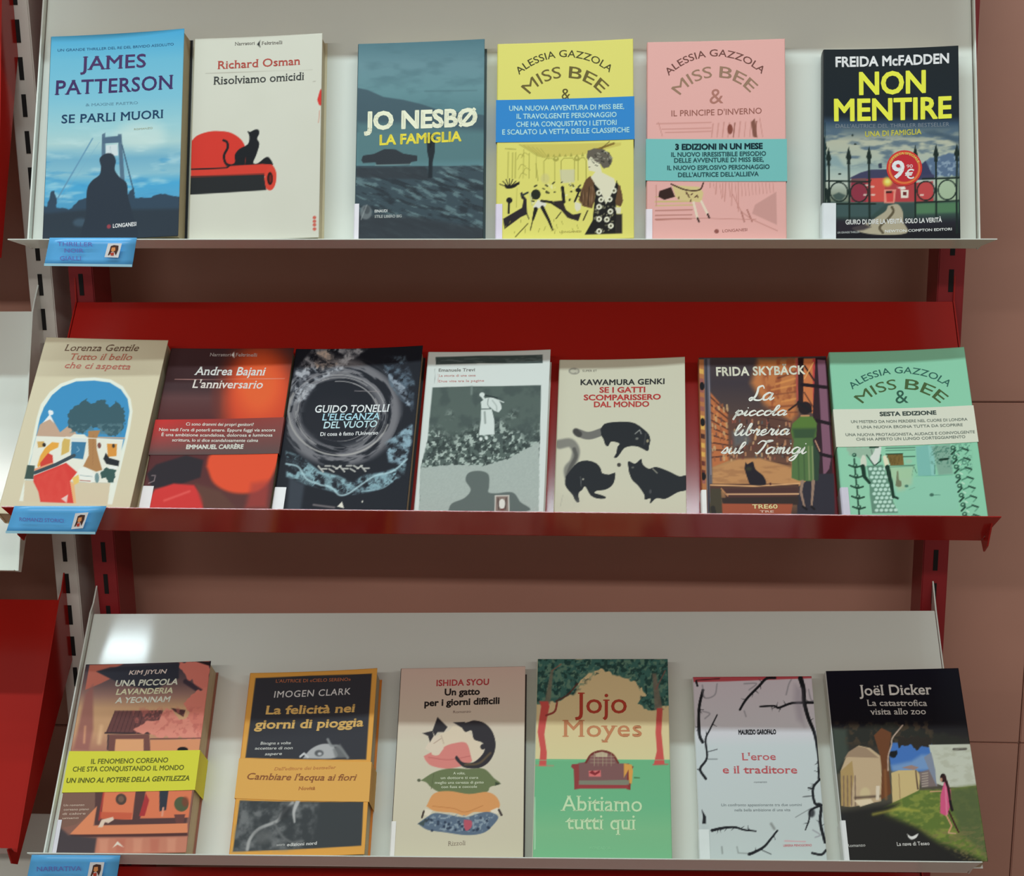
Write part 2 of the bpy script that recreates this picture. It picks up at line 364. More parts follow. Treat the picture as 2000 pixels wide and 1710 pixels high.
PAGE_TINT = {}
def flat_u(A, u): return A.t + A.lift * np.clip(np.asarray(u) / A.W, 0, 1) ** 2
def build_book(A, label):
    q = TRAYS[A.row]; c, ux, up, n = tray_frame(q)
    rz = A.rot; ca, sa = math.cos(rz), math.sin(rz)
    o = c + ux * A.u0 + up * (0.0002 + (A.W * abs(sa) if rz < 0 else 0)) + n * .0003
    ux2 = ux * ca + up * sa; up2 = up * ca - ux * sa
    root = empty('paperback_book', mw=mat_of(o, ux2, up2, n))
    W, H, t, lf = A.W, A.H, A.t, A.lift
    # pages: a wedge that fans open towards the fore-edge
    us = np.linspace(.0012, W - .0025, 7); secs = []
    for u in us:
        w1 = t - .0007 + (lf * .72) * (u / W) ** 2 - .0006 * (u > W - .003)
        secs.append([(u, .0012, .0008), (u, H - .0012, .0008), (u, H - .0012, w1), (u, .0012, w1)])
    V, F = prism(secs); fix(mesh_obj('page_block', V, F, M['pages'], root))
    # back board
    box('back_cover', (0, 0, 0), (W, H, .0006), plain(A.spine), root)
    # rounded spine
    sec = []
    prof = [(0, .0006), (-.0008, .0015), (-.0012, t * .5), (-.0008, t - .0012), (0, t - .0002), (.0010, t - .0002), (.0010, .0008)]
    V, F = prism([[(x, 0, z) for x, z in prof], [(x, H, z) for x, z in prof]]); fix(mesh_obj('spine', V, F, plain(A.spine), root))
    # front cover: fine grid carrying the print
    ny, nx = A.Ug.shape; Wg = flat_u(A, A.Ug)
    V = np.stack([A.Ug, A.Vg, Wg], -1).reshape(-1, 3); N = len(V)
    idx = np.arange(N).reshape(ny, nx)
    quads = np.stack([idx[:-1, :-1], idx[:-1, 1:], idx[1:, 1:], idx[1:, :-1]], -1).reshape(-1, 4)
    ring = np.concatenate([idx[0, :], idx[1:, -1], idx[-1, -2::-1], idx[-2:0:-1, 0]])
    V2 = V[ring].copy(); V2[:, 2] -= .0005; m = len(ring); r2 = N + np.arange(m)
    sk = np.stack([ring, r2, np.roll(r2, -1), np.roll(ring, -1)], -1)
    VV = np.vstack([V, V2]); FF = np.vstack([quads, sk]).astype(np.int32)
    col = ink(A.img.reshape(-1, 3)); col = np.vstack([col, col[ring]])
    me = bpy.data.meshes.new('front_cover'); me.vertices.add(len(VV)); me.vertices.foreach_set('co', VV.ravel().astype(np.float32))
    me.loops.add(FF.size); me.loops.foreach_set('vertex_index', FF.ravel()); me.polygons.add(len(FF))
    me.polygons.foreach_set('loop_start', np.arange(0, FF.size, 4)); me.polygons.foreach_set('loop_total', np.full(len(FF), 4)); me.update(calc_edges=True)
    a = me.color_attributes.new('ink', 'FLOAT_COLOR', 'POINT'); c4 = np.ones((len(VV), 4), np.float32); c4[:, :3] = col; a.data.foreach_set('color', c4.ravel())
    me.materials.append(M['print']); fc = bpy.data.objects.new('front_cover', me); COL.objects.link(fc); fc.parent = root
    # paper band wrapped round the book
    bd = None
    if A.band:
        (pl, pr, pbr, pbl), bc = A.band      # corners in photo pixels: top left, top right, bottom right, bottom left
        uv = [_ap(A.P2U, *map(float, k)) for k in (pl, pr, pbr, pbl)]
        vt0, vt1, vb1, vb0 = [k[1] for k in uv]
        nseg = 24; V = []; e = .0006
        for i in range(nseg + 1):
            f = i / nseg; u = -.0016 + (W + .0026) * f; w = float(flat_u(A, u)) + e
            V.append((u, vt0 + (vt1 - vt0) * f, w)); V.append((u, vb0 + (vb1 - vb0) * f, w))
        F = [(2 * i, 2 * i + 1, 2 * i + 3, 2 * i + 2) for i in range(nseg)]
        n0 = len(V); ur = W + .0010; V += [(ur, vt1, -.0002), (ur, vb1, -.0002)]; F.append((2 * nseg, 2 * nseg + 1, n0 + 1, n0))
        V += [(-.0016, vt0, -.0002), (-.0016, vb0, -.0002)]; F.append((n0 + 2, n0 + 3, 1, 0))
        if callable(bc): bcol = np.array([ink(bc(min(max(p[0] / W, 0), 1), i % 2)) for i, p in enumerate(V)])
        else: bcol = np.tile(ink(bc), (len(V), 1))
        bd = mesh_obj('paper_band', V, F, M['band'], root, col=bcol)
    def letters(lst, par, name, off):
        for k, (xy, faces, c) in enumerate(lst):
            u, v = _ap(A.P2U, xy[:, 0], xy[:, 1]); w = flat_u(A, u) + off + k * .000004
            o_ = mesh_obj(name, list(zip(u, v, w)), faces, M['print'], par, col=np.tile(ink(c), (len(u), 1)))
    letters(A.txt['cover'], fc, 'lettering', .00018)
    if bd: letters(A.txt['band'], bd, 'lettering', .00085)
    if A.sticker:
        cx, cy, r, rings = A.sticker
        V = [];F = [];Cc = []
        for j, (k, c, wo) in enumerate(rings):
            b = len(V); P = np.array([(cx + r * k * math.cos(x), cy + r * k * math.sin(x)) for x in np.linspace(0, 2 * math.pi, 32, endpoint=False)])
            u, v = _ap(A.P2U, P[:, 0], P[:, 1]); V += list(zip(u, v, flat_u(A, u) + wo)); F.append(tuple(range(b, b + 32))); Cc.append(np.tile(ink(c), (32, 1)))
        st = mesh_obj('price_sticker', V, F, M['print'], fc, col=np.vstack(Cc)); st['label'] = 'round red price sticker'
        letters(A.txt['sticker'], fc, 'price_lettering', .0009)
    if A.label:
        (x1, ytop), lc = A.label; u, v = _ap(A.P2U, float(x1), float(ytop)); e = .0004; u = max(float(u), .004)
        pts = [(u, t + e + float(flat_u(A, u)) - t), (-.0004, t + e), (-.0016, t - .0012), (-.0018, t * .5), (-.0016, .0015)]
        V = [(x, .001, z) for x, z in pts] + [(x, float(v), z) for x, z in pts]
        F = [(i, i + 1, i + 6, i + 5) for i in range(4)]
        sl = mesh_obj('spine_label', V, F, plain(lc, .5, 'label_paper'), root); sl['label'] = 'white library label round the spine'
    tag(root, label, 'book', 'paperbacks on the %s shelf' % ('top', 'middle', 'bottom')[A.row])
    return root
# ------------------------------------------------------------ the nineteen books
BLK = (22, 24, 28); WHT = (236, 238, 232)
rnd = random.Random(5)
def R(a, b): return rnd.uniform(a, b)

# 1 blue thriller ---------------------------------------------------------
A = Art((0, -0.4738, 0.1484, 0.2256, 0.0049, 0.0213, 0.022, 0.0100, [(96, 75), (360, 58.5), (343.5, 460.5), (84, 460)]), (90, 180, 215)); A.frame(60, 30, 3.3333)
A.gradv([(100, (54, 152, 196)), (300, (94, 170, 196)), (550, (112, 178, 198)), (760, (144, 190, 196)), (850, (160, 194, 194)), (950, (104, 164, 188)), (1050, (126, 178, 194)), (1120, (60, 156, 200)), (1200, (72, 156, 196)), (1450, (60, 120, 150))])
n = fbm(A.X / 60, A.Y / 14, 3); A.mix(sstep(.5, .75, n) * sstep(225, 300, A.Y), (186, 212, 212), .55)
n = fbm(A.X / 45, A.Y / 10, 9); A.mix(sstep(.5, .75, n) * sstep(290, 330, A.Y), (52, 142, 190), .6)
A.ell(700, 800, 160, 90, (196, 212, 204), .6, soft=18)
br = (74, 100, 122)
A.poly([(445, 790), (466, 780), (472, 1210), (440, 1210)], br, .9); A.poly([(548, 790), (572, 790), (600, 1210), (570, 1210)], br, .9)
A.poly([(450, 810), (570, 800), (572, 845), (450, 850)], br); A.poly([(470, 862), (545, 856), (550, 930), (470, 930)], (196, 206, 208)); A.line([(500, 870), (502, 920)], 3, (140, 160, 172))
A.line([(385, 815), (165, 1200)], 8, (88, 136, 166), .9); A.line([(575, 860), (655, 1180)], 8, (60, 90, 112)); A.line([(430, 840), (180, 1210)], 3, (110, 160, 185), .6)
A.poly([(120, 1180), (130, 1150), (150, 1145), (165, 1250), (240, 1265), (300, 1210), (370, 1195), (600, 1190), (650, 1140), (660, 1205), (760, 1210), (830, 1185), (960, 1215), (960, 1480), (60, 1480), (70, 1230), (100, 1250)], (48, 68, 86), 1, 1.2, (1.5, 6, 2))
A.poly([(60, 1290), (350, 1270), (960, 1290), (960, 1480), (60, 1480)], (44, 54, 64), .9, 5)
A.ell(310, 1350, 45, 26, (66, 90, 108), .7, 4)
A.curve([(440, 1000), (430, 950), (455, 922), (490, 912), (520, 925), (535, 965), (528, 1020), (560, 1070), (605, 1110), (615, 1200), (640, 1300), (660, 1480), (330, 1480), (345, 1300), (350, 1150), (380, 1090), (430, 1050)], (42, 52, 64), 1, 1)
A.T('UN GRANDE THRILLER DEL RE DEL BRIVIDO ASSOLUTO', 160, 248, 925, 208, 17, (28, 76, 116))
A.T('JAMES', 305, 368, 735, 350, 88, (70, 44, 92), .012, 0, True, 1.05); A.T('PATTERSON', 145, 532, 918, 500, 92, (62, 42, 92), .012, 0, True, 1.05)
A.T('& MAXINE PAETRO', 340, 605, 680, 595, 17, (92, 140, 160), 0, 0, True)
A.T('SE PARLI MUORI', 188, 716, 850, 692, 54, (20, 58, 92), .012, 0, True, 1.05); A.T('ROMANZO', 655, 768, 778, 762, 12, (150, 158, 130))
A.T('LONGANESI', 515, 1392, 668, 1385, 24, (226, 228, 228), .03, 0, True); A.ell(490, 1382, 13, 13, (150, 60, 70))
A.spine = (28, 34, 42)
build_book(A, 'sky blue paperback, dark hooded figure before a suspension bridge on the cover')

# 2 cream cover, black cat on a red and black roll -------------------------------
A = Art((0, -0.3170, 0.1386, 0.2213, 0.0045, 0.0194, 0.022, 0.0052, [(378.6, 78), (630, 68.4), (620.5, 462), (369, 462)]), (198, 196, 180)); A.frame(60, 30, 3.3333)
n = fbm(A.X / 50, A.Y / 50, 4); A.mix(n, (206, 204, 190), .3)
A.T('Narratori', 1320, 203, 1450, 198, 22, (90, 84, 78), 0, 0, True); A.T('Feltrinelli', 1495, 200, 1632, 195, 22, (90, 84, 78), 0, 0, True); A.poly([(1464, 197), (1486, 168), (1482, 196), (1487, 218)], (40, 40, 40))
A.T('Richard Osman', 1208, 358, 1750, 334, 52, (176, 68, 56), .008, 0, True); A.line([(1130, 385), (1830, 368)], 2, (140, 130, 116), .8); A.T('Risolviamo omicidi', 1182, 460, 1775, 436, 52, (60, 62, 60), .008, 0, True)
A.curve([(1040, 830), (1080, 790), (1150, 766), (1220, 762), (1300, 776), (1370, 830), (1400, 920), (1390, 1000), (1200, 1005), (1040, 1010), (1030, 920)], (204, 44, 28))
A.curve([(1262, 985), (1320, 970), (1320, 920), (1350, 880), (1405, 850), (1415, 800), (1402, 765), (1420, 770), (1450, 756), (1475, 758), (1478, 785), (1465, 815), (1480, 850), (1460, 920), (1440, 970), (1470, 975), (1520, 938), (1548, 945), (1560, 1000), (1400, 1005), (1290, 1003)], BLK, n=3)
A.line([(1300, 990), (1262, 970), (1252, 920), (1275, 870), (1270, 835), (1248, 822)], 15, BLK, sm=True)
A.line([(1385, 985), (1392, 935)], 4, (120, 34, 26))
A.poly([(1040, 1000), (1500, 980), (1560, 985), (1575, 1010), (1560, 1060), (1040, 1060)], (206, 52, 34)); A.line([(1040, 1008), (1270, 1000), (1290, 985)], 9, BLK)
A.poly([(1030, 1050), (1510, 1042), (1525, 1150), (1030, 1170)], (34, 36, 38)); A.line([(1040, 1056), (1510, 1046)], 6, (150, 40, 26), .8)
A.curve([(1512, 1075), (1535, 1005), (1565, 990), (1590, 1040), (1585, 1110), (1560, 1150), (1525, 1140)], (208, 56, 36)); A.ell(1549, 1076, 19, 42, (40, 16, 14)); A.ell(1552, 1076, 9, 26, (110, 24, 16))
A.curve([(1862, 570), (1885, 500), (1898, 540), (1892, 600), (1875, 604)], (206, 44, 34)); A.line([(1878, 640), (1870, 720)], 5, (196, 120, 96), .8)
for y in (1338, 1362, 1385, 1412): A.ell(1840, y, 12, 11, (196, 80, 64), .9)
A.line([(1832, 450), (1850, 448)], 3, (130, 120, 110)); A.line([(1900, 130), (1875, 1440)], 4, (168, 158, 140), .5)
A.spine = (198, 190, 160); A.side = (190, 180, 130)
build_book(A, 'cream paperback, black cat on a red and black roll in front of a red disc')

# 3 grey green landscape, pale heavy title -------------------------------------
A = Art((0, -0.1417, 0.1340, 0.2138, 0.0050, 0.0148, 0.022, 0.0050, [(699, 87.5), (946.5, 79), (942, 461), (693, 461)]), (100, 140, 146)); A.frame(660, 50, 3.3333)
A.gradv([(100, (74, 112, 122)), (260, (98, 134, 142)), (420, (96, 136, 142)), (600, (82, 122, 128)), (930, (88, 128, 134)), (1000, (72, 96, 104))])
n = fbm(A.X / 50, A.Y / 16, 5); A.mix(sstep(.45, .8, n), (74, 108, 116), .5)
A.line([(560, 435), (900, 436)], 6, (72, 102, 108), .6, 2)
A.poly([(120, 410), (190, 425), (290, 470), (420, 490), (540, 520), (640, 555), (960, 600), (960, 720), (120, 700)], (62, 82, 92), .85, 1.5); A.poly([(120, 640), (400, 640), (960, 700), (960, 900), (120, 900)], (80, 116, 120), .9, 8)
A.poly([(150, 880), (160, 850), (230, 840), (300, 808), (370, 812), (420, 840), (510, 855), (510, 890), (470, 895), (460, 915), (250, 915), (240, 895), (160, 898)], (48, 54, 60), 1, .8)
A.poly([(100, 915), (960, 930), (960, 1500), (100, 1500)], (58, 74, 82), 1, 1)
n = fbm((A.X + A.Y * .5) / 24, (A.Y - A.X * .38) / 7, 8); A.mix(sstep(.48, .72, n) * sstep(325, 332, A.Y), (112, 142, 144), .6)
n = fbm((A.X + A.Y * .5) / 30, (A.Y - A.X * .38) / 6, 18); A.mix(sstep(.5, .7, n) * sstep(325, 332, A.Y), (38, 44, 50), .7)
A.poly([(110, 930), (560, 925), (600, 1010), (300, 1000), (110, 990)], (50, 56, 62), .85, 3); A.line([(240, 912), (470, 908)], 5, (120, 148, 148))
A.poly([(100, 1220), (500, 1250), (960, 1340), (960, 1500), (100, 1500)], (50, 56, 62), .9, 6)
A.poly([(570, 740), (600, 715), (625, 745), (625, 830), (610, 900), (608, 1000), (580, 1000), (585, 880), (575, 830)], (34, 42, 48)); A.line([(600, 720), (596, 800)], 9, (24, 30, 34))
A.ell(180, 1215, 38, 46, (112, 120, 122), .8, 2); A.ell(186, 1200, 20, 26, (60, 66, 70), .7, 2); A.line([(150, 1260), (185, 1170)], 7, (150, 156, 156), .6)
A.T('JO NESBØ', 166, 680, 905, 664, 108, (234, 238, 196), .042); A.T('LA FAMIGLIA', 266, 782, 800, 764, 62, (226, 208, 36), .036)
A.T('EINAUDI', 236, 1218, 318, 1216, 17, (214, 218, 216), .03); A.T('STILE LIBERO BIG', 236, 1252, 410, 1252, 17, (180, 186, 184), .03)
A.label = ((699.5, 398), (206, 202, 208)); A.spine = (60, 80, 86)
build_book(A, 'grey green paperback, misty hills and lone standing figure under a pale bold title')

# Miss Bee lettering shared by three covers
def missbee(A, cx, cy, r1, r2, k, c1, c2, amp, a1=(-35, 35), a2=(-36, 36), h1=44, h2=70):
    A.ARC('ALESSIA GAZZOLA', cx, cy, r1, a1[0], a1[1], h1, c1, .004, r1 * k)
    A.ARC('MISS', cx, cy, r2, a2[0], -5, h2, c2, 0, r2 * k); A.ARC('BEE', cx, cy, r2, 4, a2[1], h2, c2, .006, r2 * k)
    if amp: A.T('&', *amp, c1, .0)

# 4 yellow cover with blue band ---------------------------------------------------------
A = Art((0, 0.0057, 0.1410, 0.2125, 0.0051, 0.0137, 0.021, 0.0058, [(972, 87.5), (1236.6, 78.5), (1237.5, 461), (970, 461)]), (214, 206, 96)); A.frame(660, 50, 3.3333)
missbee(A, 1476, 640, 440, 302, .98, (66, 64, 30), (104, 92, 40), None, (-43, 41), (-50, 50), 46, 76); A.ARC('&', 1476, 640, 155, -8, 10, 70, (88, 80, 36), 0)
A.frame(960, 270, 7.1429)
ol = (150, 144, 52); dk = (28, 26, 24)
A.poly([(370, 90), (1800, 90), (1800, 130), (1250, 250), (700, 280)], (196, 180, 76), .8, 1)
for i in range(6): A.line([(380 + 60 * i, 95 + 12 * i), (640 + 30 * i, 260 + 8 * i)], 9, ol, .6)
for x, w, h in ((720, 150, 240), (960, 190, 260), (1200, 110, 220)):
    A.line([(x, 600), (x, 330), (x + 40, 290), (x + w - 30, 290), (x + w, 330), (x + w, 600)], 10, ol, .9)
for x in (890, 1180): A.ell(x, 300, 38, 34, ol, .8); A.ell(x, 290, 16, 14, (210, 200, 100))
for i in range(7): A.poly([(760 + i * 80, 270), (800 + i * 80, 270), (782 + i * 80, 215 + 20 * (i % 2))], ol, .8)
for x in (230, 290, 330, 440, 520, 620): A.line([(x, 160 + R(0, 60)), (x - 5, 560)], R(7, 14), ol, .7)
for x, y in ((400, 260), (460, 240), (420, 400), (480, 450), (430, 520)): A.line([(x - 50, y + 40), (x - 10, y - 30), (x + 50, y)], 10, ol, .7, sm=True)
A.line([(190, 150), (330, 160)], 18, ol, .6); A.line([(610, 360), (640, 600)], 12, ol, .8); A.line([(350, 700), (345, 960)], 8, ol, .8)
A.poly([(940, 450), (1150, 450), (1150, 630), (960, 640)], (196, 192, 160), .8, 1.5); A.ell(740, 570, 60, 70, (196, 186, 120), .6, 3)
for t in range(-3, 4): A.line([(245, 690), (245 + t * 45, 640 - (9 - t * t) * 8)], 12, dk)
A.curve([(180, 640), (245, 665), (385, 610), (330, 680), (240, 705), (190, 690)], dk); A.ell(245, 865, 42, 40, dk); A.line([(240, 890), (236, 1040)], 30, dk)
A.poly([(160, 1120), (420, 970), (440, 860), (410, 840), (395, 770), (420, 750), (440, 800), (480, 850), (490, 1060), (400, 1100), (180, 1260)], (40, 34, 38)); A.line([(420, 800), (500, 760)], 26, (50, 60, 50)); A.line([(480, 1040), (515, 1125)], 12, dk)
A.ell(610, 790, 66, 72, (34, 38, 26), 1, .8, .2); A.poly([(570, 960), (640, 860), (760, 920), (740, 960), (600, 990)], (216, 212, 196)); A.line([(530, 780), (560, 930)], 26, (190, 190, 130), .9)
A.line([(690, 880), (830, 900)], 34, dk); A.line([(820, 905), (980, 1000), (1110, 1110)], (26, 60), dk); A.poly([(840, 890), (980, 880), (1040, 1040), (1130, 1080), (1240, 1060), (1200, 1170), (1050, 1120), (960, 1010)], (44, 36, 34)); A.line([(980, 700), (1000, 900)], 44, dk); A.line([(960, 1040), (890, 1130)], 14, (70, 66, 30))
A.line([(610, 990), (570, 1140)], (56, 26), dk); A.line([(570, 1130), (535, 1280)], 14, (60, 56, 24)); A.line([(700, 970), (790, 1150), (840, 1280)], (50, 22), dk)
for i in range(30): x = R(560, 1230); y = R(630, 900); A.line([(x, y), (x + R(-30, 30), y + R(-25, 25))], R(14, 28), (60, 60, 30) if i % 3 else (222, 216, 150), .9)
A.line([(1210, 760), (1150, 900)], 26, dk); A.ell(1200, 740, 40, 30, dk); A.line([(500, 1190), (330, 1370)], 14, (96, 90, 34)); A.line([(1330, 1030), (1270, 1160)], 18, (60, 52, 26))
for i in range(16): x = R(200, 1250); y = R(1130, 1330); A.line([(x, y), (x + R(-30, 30), y + R(20, 60))], 9, (150, 144, 50), .8)
A.line([(1460, 180), (1700, 100)], 28, (120, 92, 24), .9); A.line([(1520, 170), (1640, 70)], 12, (100, 80, 30), .8)
sk = (214, 208, 178)
A.poly([(1330, 300), (1400, 270), (1500, 360), (1530, 500), (1700, 590), (1740, 700), (1590, 960), (1430, 700), (1320, 600), (1400, 540), (1440, 490), (1350, 470), (1335, 400)], sk); A.line([(1345, 420), (1365, 422)], 10, (80, 60, 50))
A.poly([(1320, 280), (1330, 200), (1420, 165), (1540, 175), (1660, 260), (1680, 330), (1640, 430), (1560, 450), (1490, 380), (1420, 340), (1380, 280), (1340, 330)], (96, 88, 76), 1, 1, (1.2, 4, 3))
for i in range(26): x = R(1370, 1640); y = R(200, 400); A.line([(x, y), (x + R(10, 50), y + R(0, 30))], R(8, 16), (40, 40, 34) if i % 2 else (160, 156, 136), .9)
A.poly([(1370, 550), (1300, 600), (1240, 760), (1210, 880), (1260, 960), (1390, 1000), (1430, 900), (1440, 700), (1400, 600)], (98, 68, 40), 1, 1, (1, 4, 1)); A.poly([(1740, 650), (1790, 700), (1825, 880), (1800, 990), (1720, 960), (1720, 800)], (98, 68, 40), 1, 1, (1, 4, 2))
for i in range(14): x = R(1230, 1420); A.line([(x, R(680, 780)), (x - 15, R(900, 990))], 7, (64, 44, 28) if i % 2 else (146, 110, 78), .8)
A.poly([(1410, 640), (1500, 740), (1590, 950), (1700, 740), (1740, 620), (1760, 700), (1720, 900), (1740, 1100), (1720, 1360), (1290, 1360), (1400, 1170), (1420, 980), (1440, 800)], dk)
for i in range(34): A.ell(R(1430, 1700), R(960, 1340), R(10, 20), R(6, 14), (150, 146, 110), .8, rot=R(0, 3))
for x, y in ((1490, 785), (1520, 880), (1640, 880), (1490, 980), (1650, 1050), (1490, 1150), (1655, 1250), (1490, 1320), (1700, 760), (1600, 1160)): A.ell(x, y, 40, 40, (220, 216, 190)); A.ell(x, y, 16, 16, (70, 66, 40))
A.poly([(1710, 990), (1800, 1000), (1790, 1090), (1740, 1080)], sk); A.poly([(1730, 1090), (1815, 1090), (1815, 1360), (1720, 1360)], (44, 38, 34)); A.poly([(1150, 900), (1240, 930), (1230, 1010), (1180, 1040), (1150, 990)], sk)
A.T('LONGANESI', 940, 1330, 1240, 1328, 26, (150, 140, 60))
A.frame(660, 50, 3.3333); A.layer = 'band'
A.T('UNA NUOVA AVVENTURA DI MISS BEE,', 1112, 560, 1862, 556, 32, (176, 222, 240), .02); A.T('IL TRAVOLGENTE PERSONAGGIO', 1160, 612, 1812, 608, 32, (176, 222, 240), .02)
A.T('CHE HA CONQUISTATO I LETTORI', 1158, 664, 1812, 660, 32, (176, 222, 240), .02); A.T('E SCALATO LA VETTA DELLE CLASSIFICHE', 1068, 714, 1896, 710, 32, (176, 222, 240), .02)
A.band = ([(969, 197), (1237, 192.5), (1238, 277), (969, 279)], (38, 128, 196)); A.label = ((981, 398), (200, 190, 206)); A.spine = (206, 196, 90)
build_book(A, 'yellow paperback with a bright blue paper band and a short-haired woman seen from behind')

# 5 pink cover with turquoise band ------------------------------------------------------
A = Art((0, 0.1600, 0.1405, 0.2128, 0.0058, 0.0039, 0.021, 0.0044, [(1264.7, 83.4), (1533, 76.6), (1535.6, 460), (1264, 460)]), (222, 164, 156)); A.frame(1240, 50, 2.6316)
br = (140, 84, 70); lp = (196, 134, 124)
missbee(A, 415, 490, 338, 228, .98, (110, 66, 58), (150, 116, 92), None, (-46, 44), (-54, 50), 36, 58); A.T('&', 382, 404, 452, 400, 76, (170, 112, 98))
A.T("IL PRINCIPE D'INVERNO", 186, 468, 650, 456, 30, (150, 92, 80), .004)
for y in (500, 528, 545): A.line([(110 + (y - 500), y + 6), (390, y)], 5, lp)
for i in range(9): x = 400 + 28 * i; A.line([(x, 500 + R(-8, 8)), (x - 8, 575)], R(4, 7), br if i in (4, 8) else lp, .9, sm=False)
A.ell(487, 535, 14, 26, (130, 66, 52)); A.poly([(595, 500), (615, 480), (628, 580), (605, 575)], (130, 80, 66)); A.line([(120, 500), (140, 570)], 4, lp); A.line([(640, 480), (655, 575)], 4, lp)
for i in range(10): x = 385 + 16 * i; A.line([(x, 812), (x + R(-6, 14), 830 + 8 * i + R(0, 60))], R(3, 6), lp)
for i in range(10): A.line([(545 + 18 * i, 815), (550 + 18 * i, 880 - i * 2)], 4, lp, .8)
A.poly([(615, 925), (725, 860), (728, 1030), (600, 970)], (196, 142, 134), .9, 1.5); A.line([(500, 870), (545, 960), (600, 1000), (730, 1060)], 5, lp); A.line([(545, 960), (560, 1010)], 8, (176, 116, 106)); A.line([(575, 950), (600, 1010)], 8, (176, 116, 106))
for y, w in ((880, 5), (905, 8), (925, 6), (950, 5), (975, 5), (995, 7)): A.line([(105, y), (300 - (y - 880) * .1, y - 3)], w, (196, 176, 110) if y < 940 else (170, 110, 98))
A.line([(110, 1000), (330, 990), (620, 1000)], 4, lp); A.line([(110, 925), (108, 820)], 5, lp)
A.poly([(125, 850), (185, 830), (205, 880), (150, 895), (120, 880)], (52, 30, 26)); A.poly([(190, 820), (330, 830), (350, 860), (340, 910), (220, 895), (205, 870)], (206, 186, 124)); A.line([(185, 815), (260, 845), (330, 845), (350, 810)], 7, (60, 34, 28), sm=True)
for i in range(8): x = R(220, 340); y = R(850, 905); A.line([(x, y), (x + R(-12, 12), y + R(-10, 10))], 6, (92, 60, 44))
for a, b in (((300, 910), (320, 990)), ((340, 905), (372, 970))): A.line([a, b], 12, (222, 204, 180)); A.line([b, (b[0] + 8, b[1] + 18)], 9, (54, 34, 30))
A.ell(418, 1058, 12, 11, (140, 80, 72)); A.T('LONGANESI', 448, 1064, 575, 1058, 14, (150, 92, 84))
A.layer = 'band'; dt = (30, 78, 84)
A.T('3 EDIZIONI IN UN MESE', 205, 640, 655, 638, 28, (16, 50, 60), .045)
for s_, x0, x1, y in (('IL NUOVO IRRESISTIBILE EPISODIO', 185, 672, 676), ('DELLE AVVENTURE DI MISS BEE,', 200, 660, 706), ('IL NUOVO ESPLOSIVO PERSONAGGIO', 165, 690, 744), ("DELL'AUTRICE DELL'ALLIEVA", 220, 634, 780)): A.T(s_, x0, y, x1, y - 2, 22, dt, .02)
A.band = ([(1263.5, 272), (1534.5, 274), (1534.5, 357), (1263.5, 353)], (108, 182, 178)); A.label = ((1274, 408), (208, 200, 206)); A.spine = (206, 150, 142)
build_book(A, 'pink paperback with a turquoise paper band, street drawing and seated figure below')

# 6 black cover, yellow title, red house behind a fence --------------------------------
A = Art((0, 0.3383, 0.1334, 0.2022, 0.0060, -0.0095, 0.020, 0.0100, [(1612, 100), (1871.5, 89), (1878, 458.5), (1609, 458.5)]), (24, 30, 34)); A.frame(1600, 240, 6.8966)
A.gradv([(-1100, (22, 30, 34)), (-100, (22, 32, 40)), (0, (50, 74, 96)), (110, (100, 118, 124)), (240, (176, 178, 156)), (420, (170, 178, 160)), (620, (158, 178, 170)), (800, (180, 190, 176)), (1040, (120, 130, 110)), (1080, (52, 76, 74)), (1250, (50, 72, 66)), (1350, (34, 34, 44)), (1500, (22, 22, 28))])
n = fbm(A.X / 34, A.Y / 9, 12); A.mix(sstep(.45, .7, n) * sstep(236, 262, A.Y) * (1 - sstep(300, 340, A.Y)), (66, 92, 116), .75)
A.poly([(1400, 100), (1560, 90), (1900, 200), (1900, 300), (1700, 200), (1500, 160)], (62, 84, 100), .8, 4); A.poly([(100, 420), (250, 440), (350, 600), (100, 560)], (120, 150, 158), .7, 5)
A.poly([(1380, 560), (1480, 480), (1640, 450), (1780, 410), (1900, 460), (1900, 720), (1400, 720)], (84, 108, 136), 1, 2, (3, 6, 4)); n = fbm(A.X / 6, A.Y / 6, 2); A.mix(A.polymask([(1480, 480), (1900, 440), (1900, 720), (1500, 720)], 2) * sstep(.5, .7, n), (150, 170, 186), .7)
A.poly([(1590, 740), (1900, 720), (1900, 1050), (1600, 1050)], (160, 182, 148), .9, 2)
A.poly([(420, 730), (560, 660), (700, 620), (900, 615), (1380, 620), (1560, 700), (1560, 760), (450, 780)], (62, 62, 92)); A.poly([(800, 540), (845, 530), (850, 600), (808, 600)], (52, 60, 80)); A.poly([(1380, 560), (1440, 500), (1530, 690), (1400, 700)], (54, 58, 92))
A.poly([(430, 770), (700, 740), (1000, 740), (1300, 800), (1540, 780), (1550, 1060), (430, 1060)], (176, 58, 62)); A.poly([(700, 740), (900, 730), (880, 1050), (700, 1050)], (206, 74, 62)); A.poly([(430, 780), (640, 760), (640, 1060), (430, 1060)], (140, 46, 64))
A.poly([(440, 745), (640, 735), (640, 775), (430, 790)], (118, 76, 76)); A.ell(1430, 910, 110, 130, (190, 66, 66)); A.ell(925, 785, 62, 62, (220, 190, 60), 1, 4); A.ell(925, 780, 30, 26, (236, 220, 110), 1, 2)
A.poly([(880, 890), (1040, 890), (1020, 1075), (880, 1075)], (226, 140, 120)); A.poly([(905, 920), (1010, 915), (1000, 1060), (912, 1060)], (206, 64, 60)); A.poly([(905, 910), (985, 908), (985, 938), (905, 940)], (40, 16, 18))
A.poly([(1100, 890), (1210, 900), (1205, 1005), (1110, 1005)], (226, 216, 200)); A.poly([(1135, 920), (1185, 925), (1180, 975), (1135, 970)], (110, 34, 36)); A.poly([(1045, 860), (1160, 850), (1170, 885), (1120, 890)], (230, 222, 210))
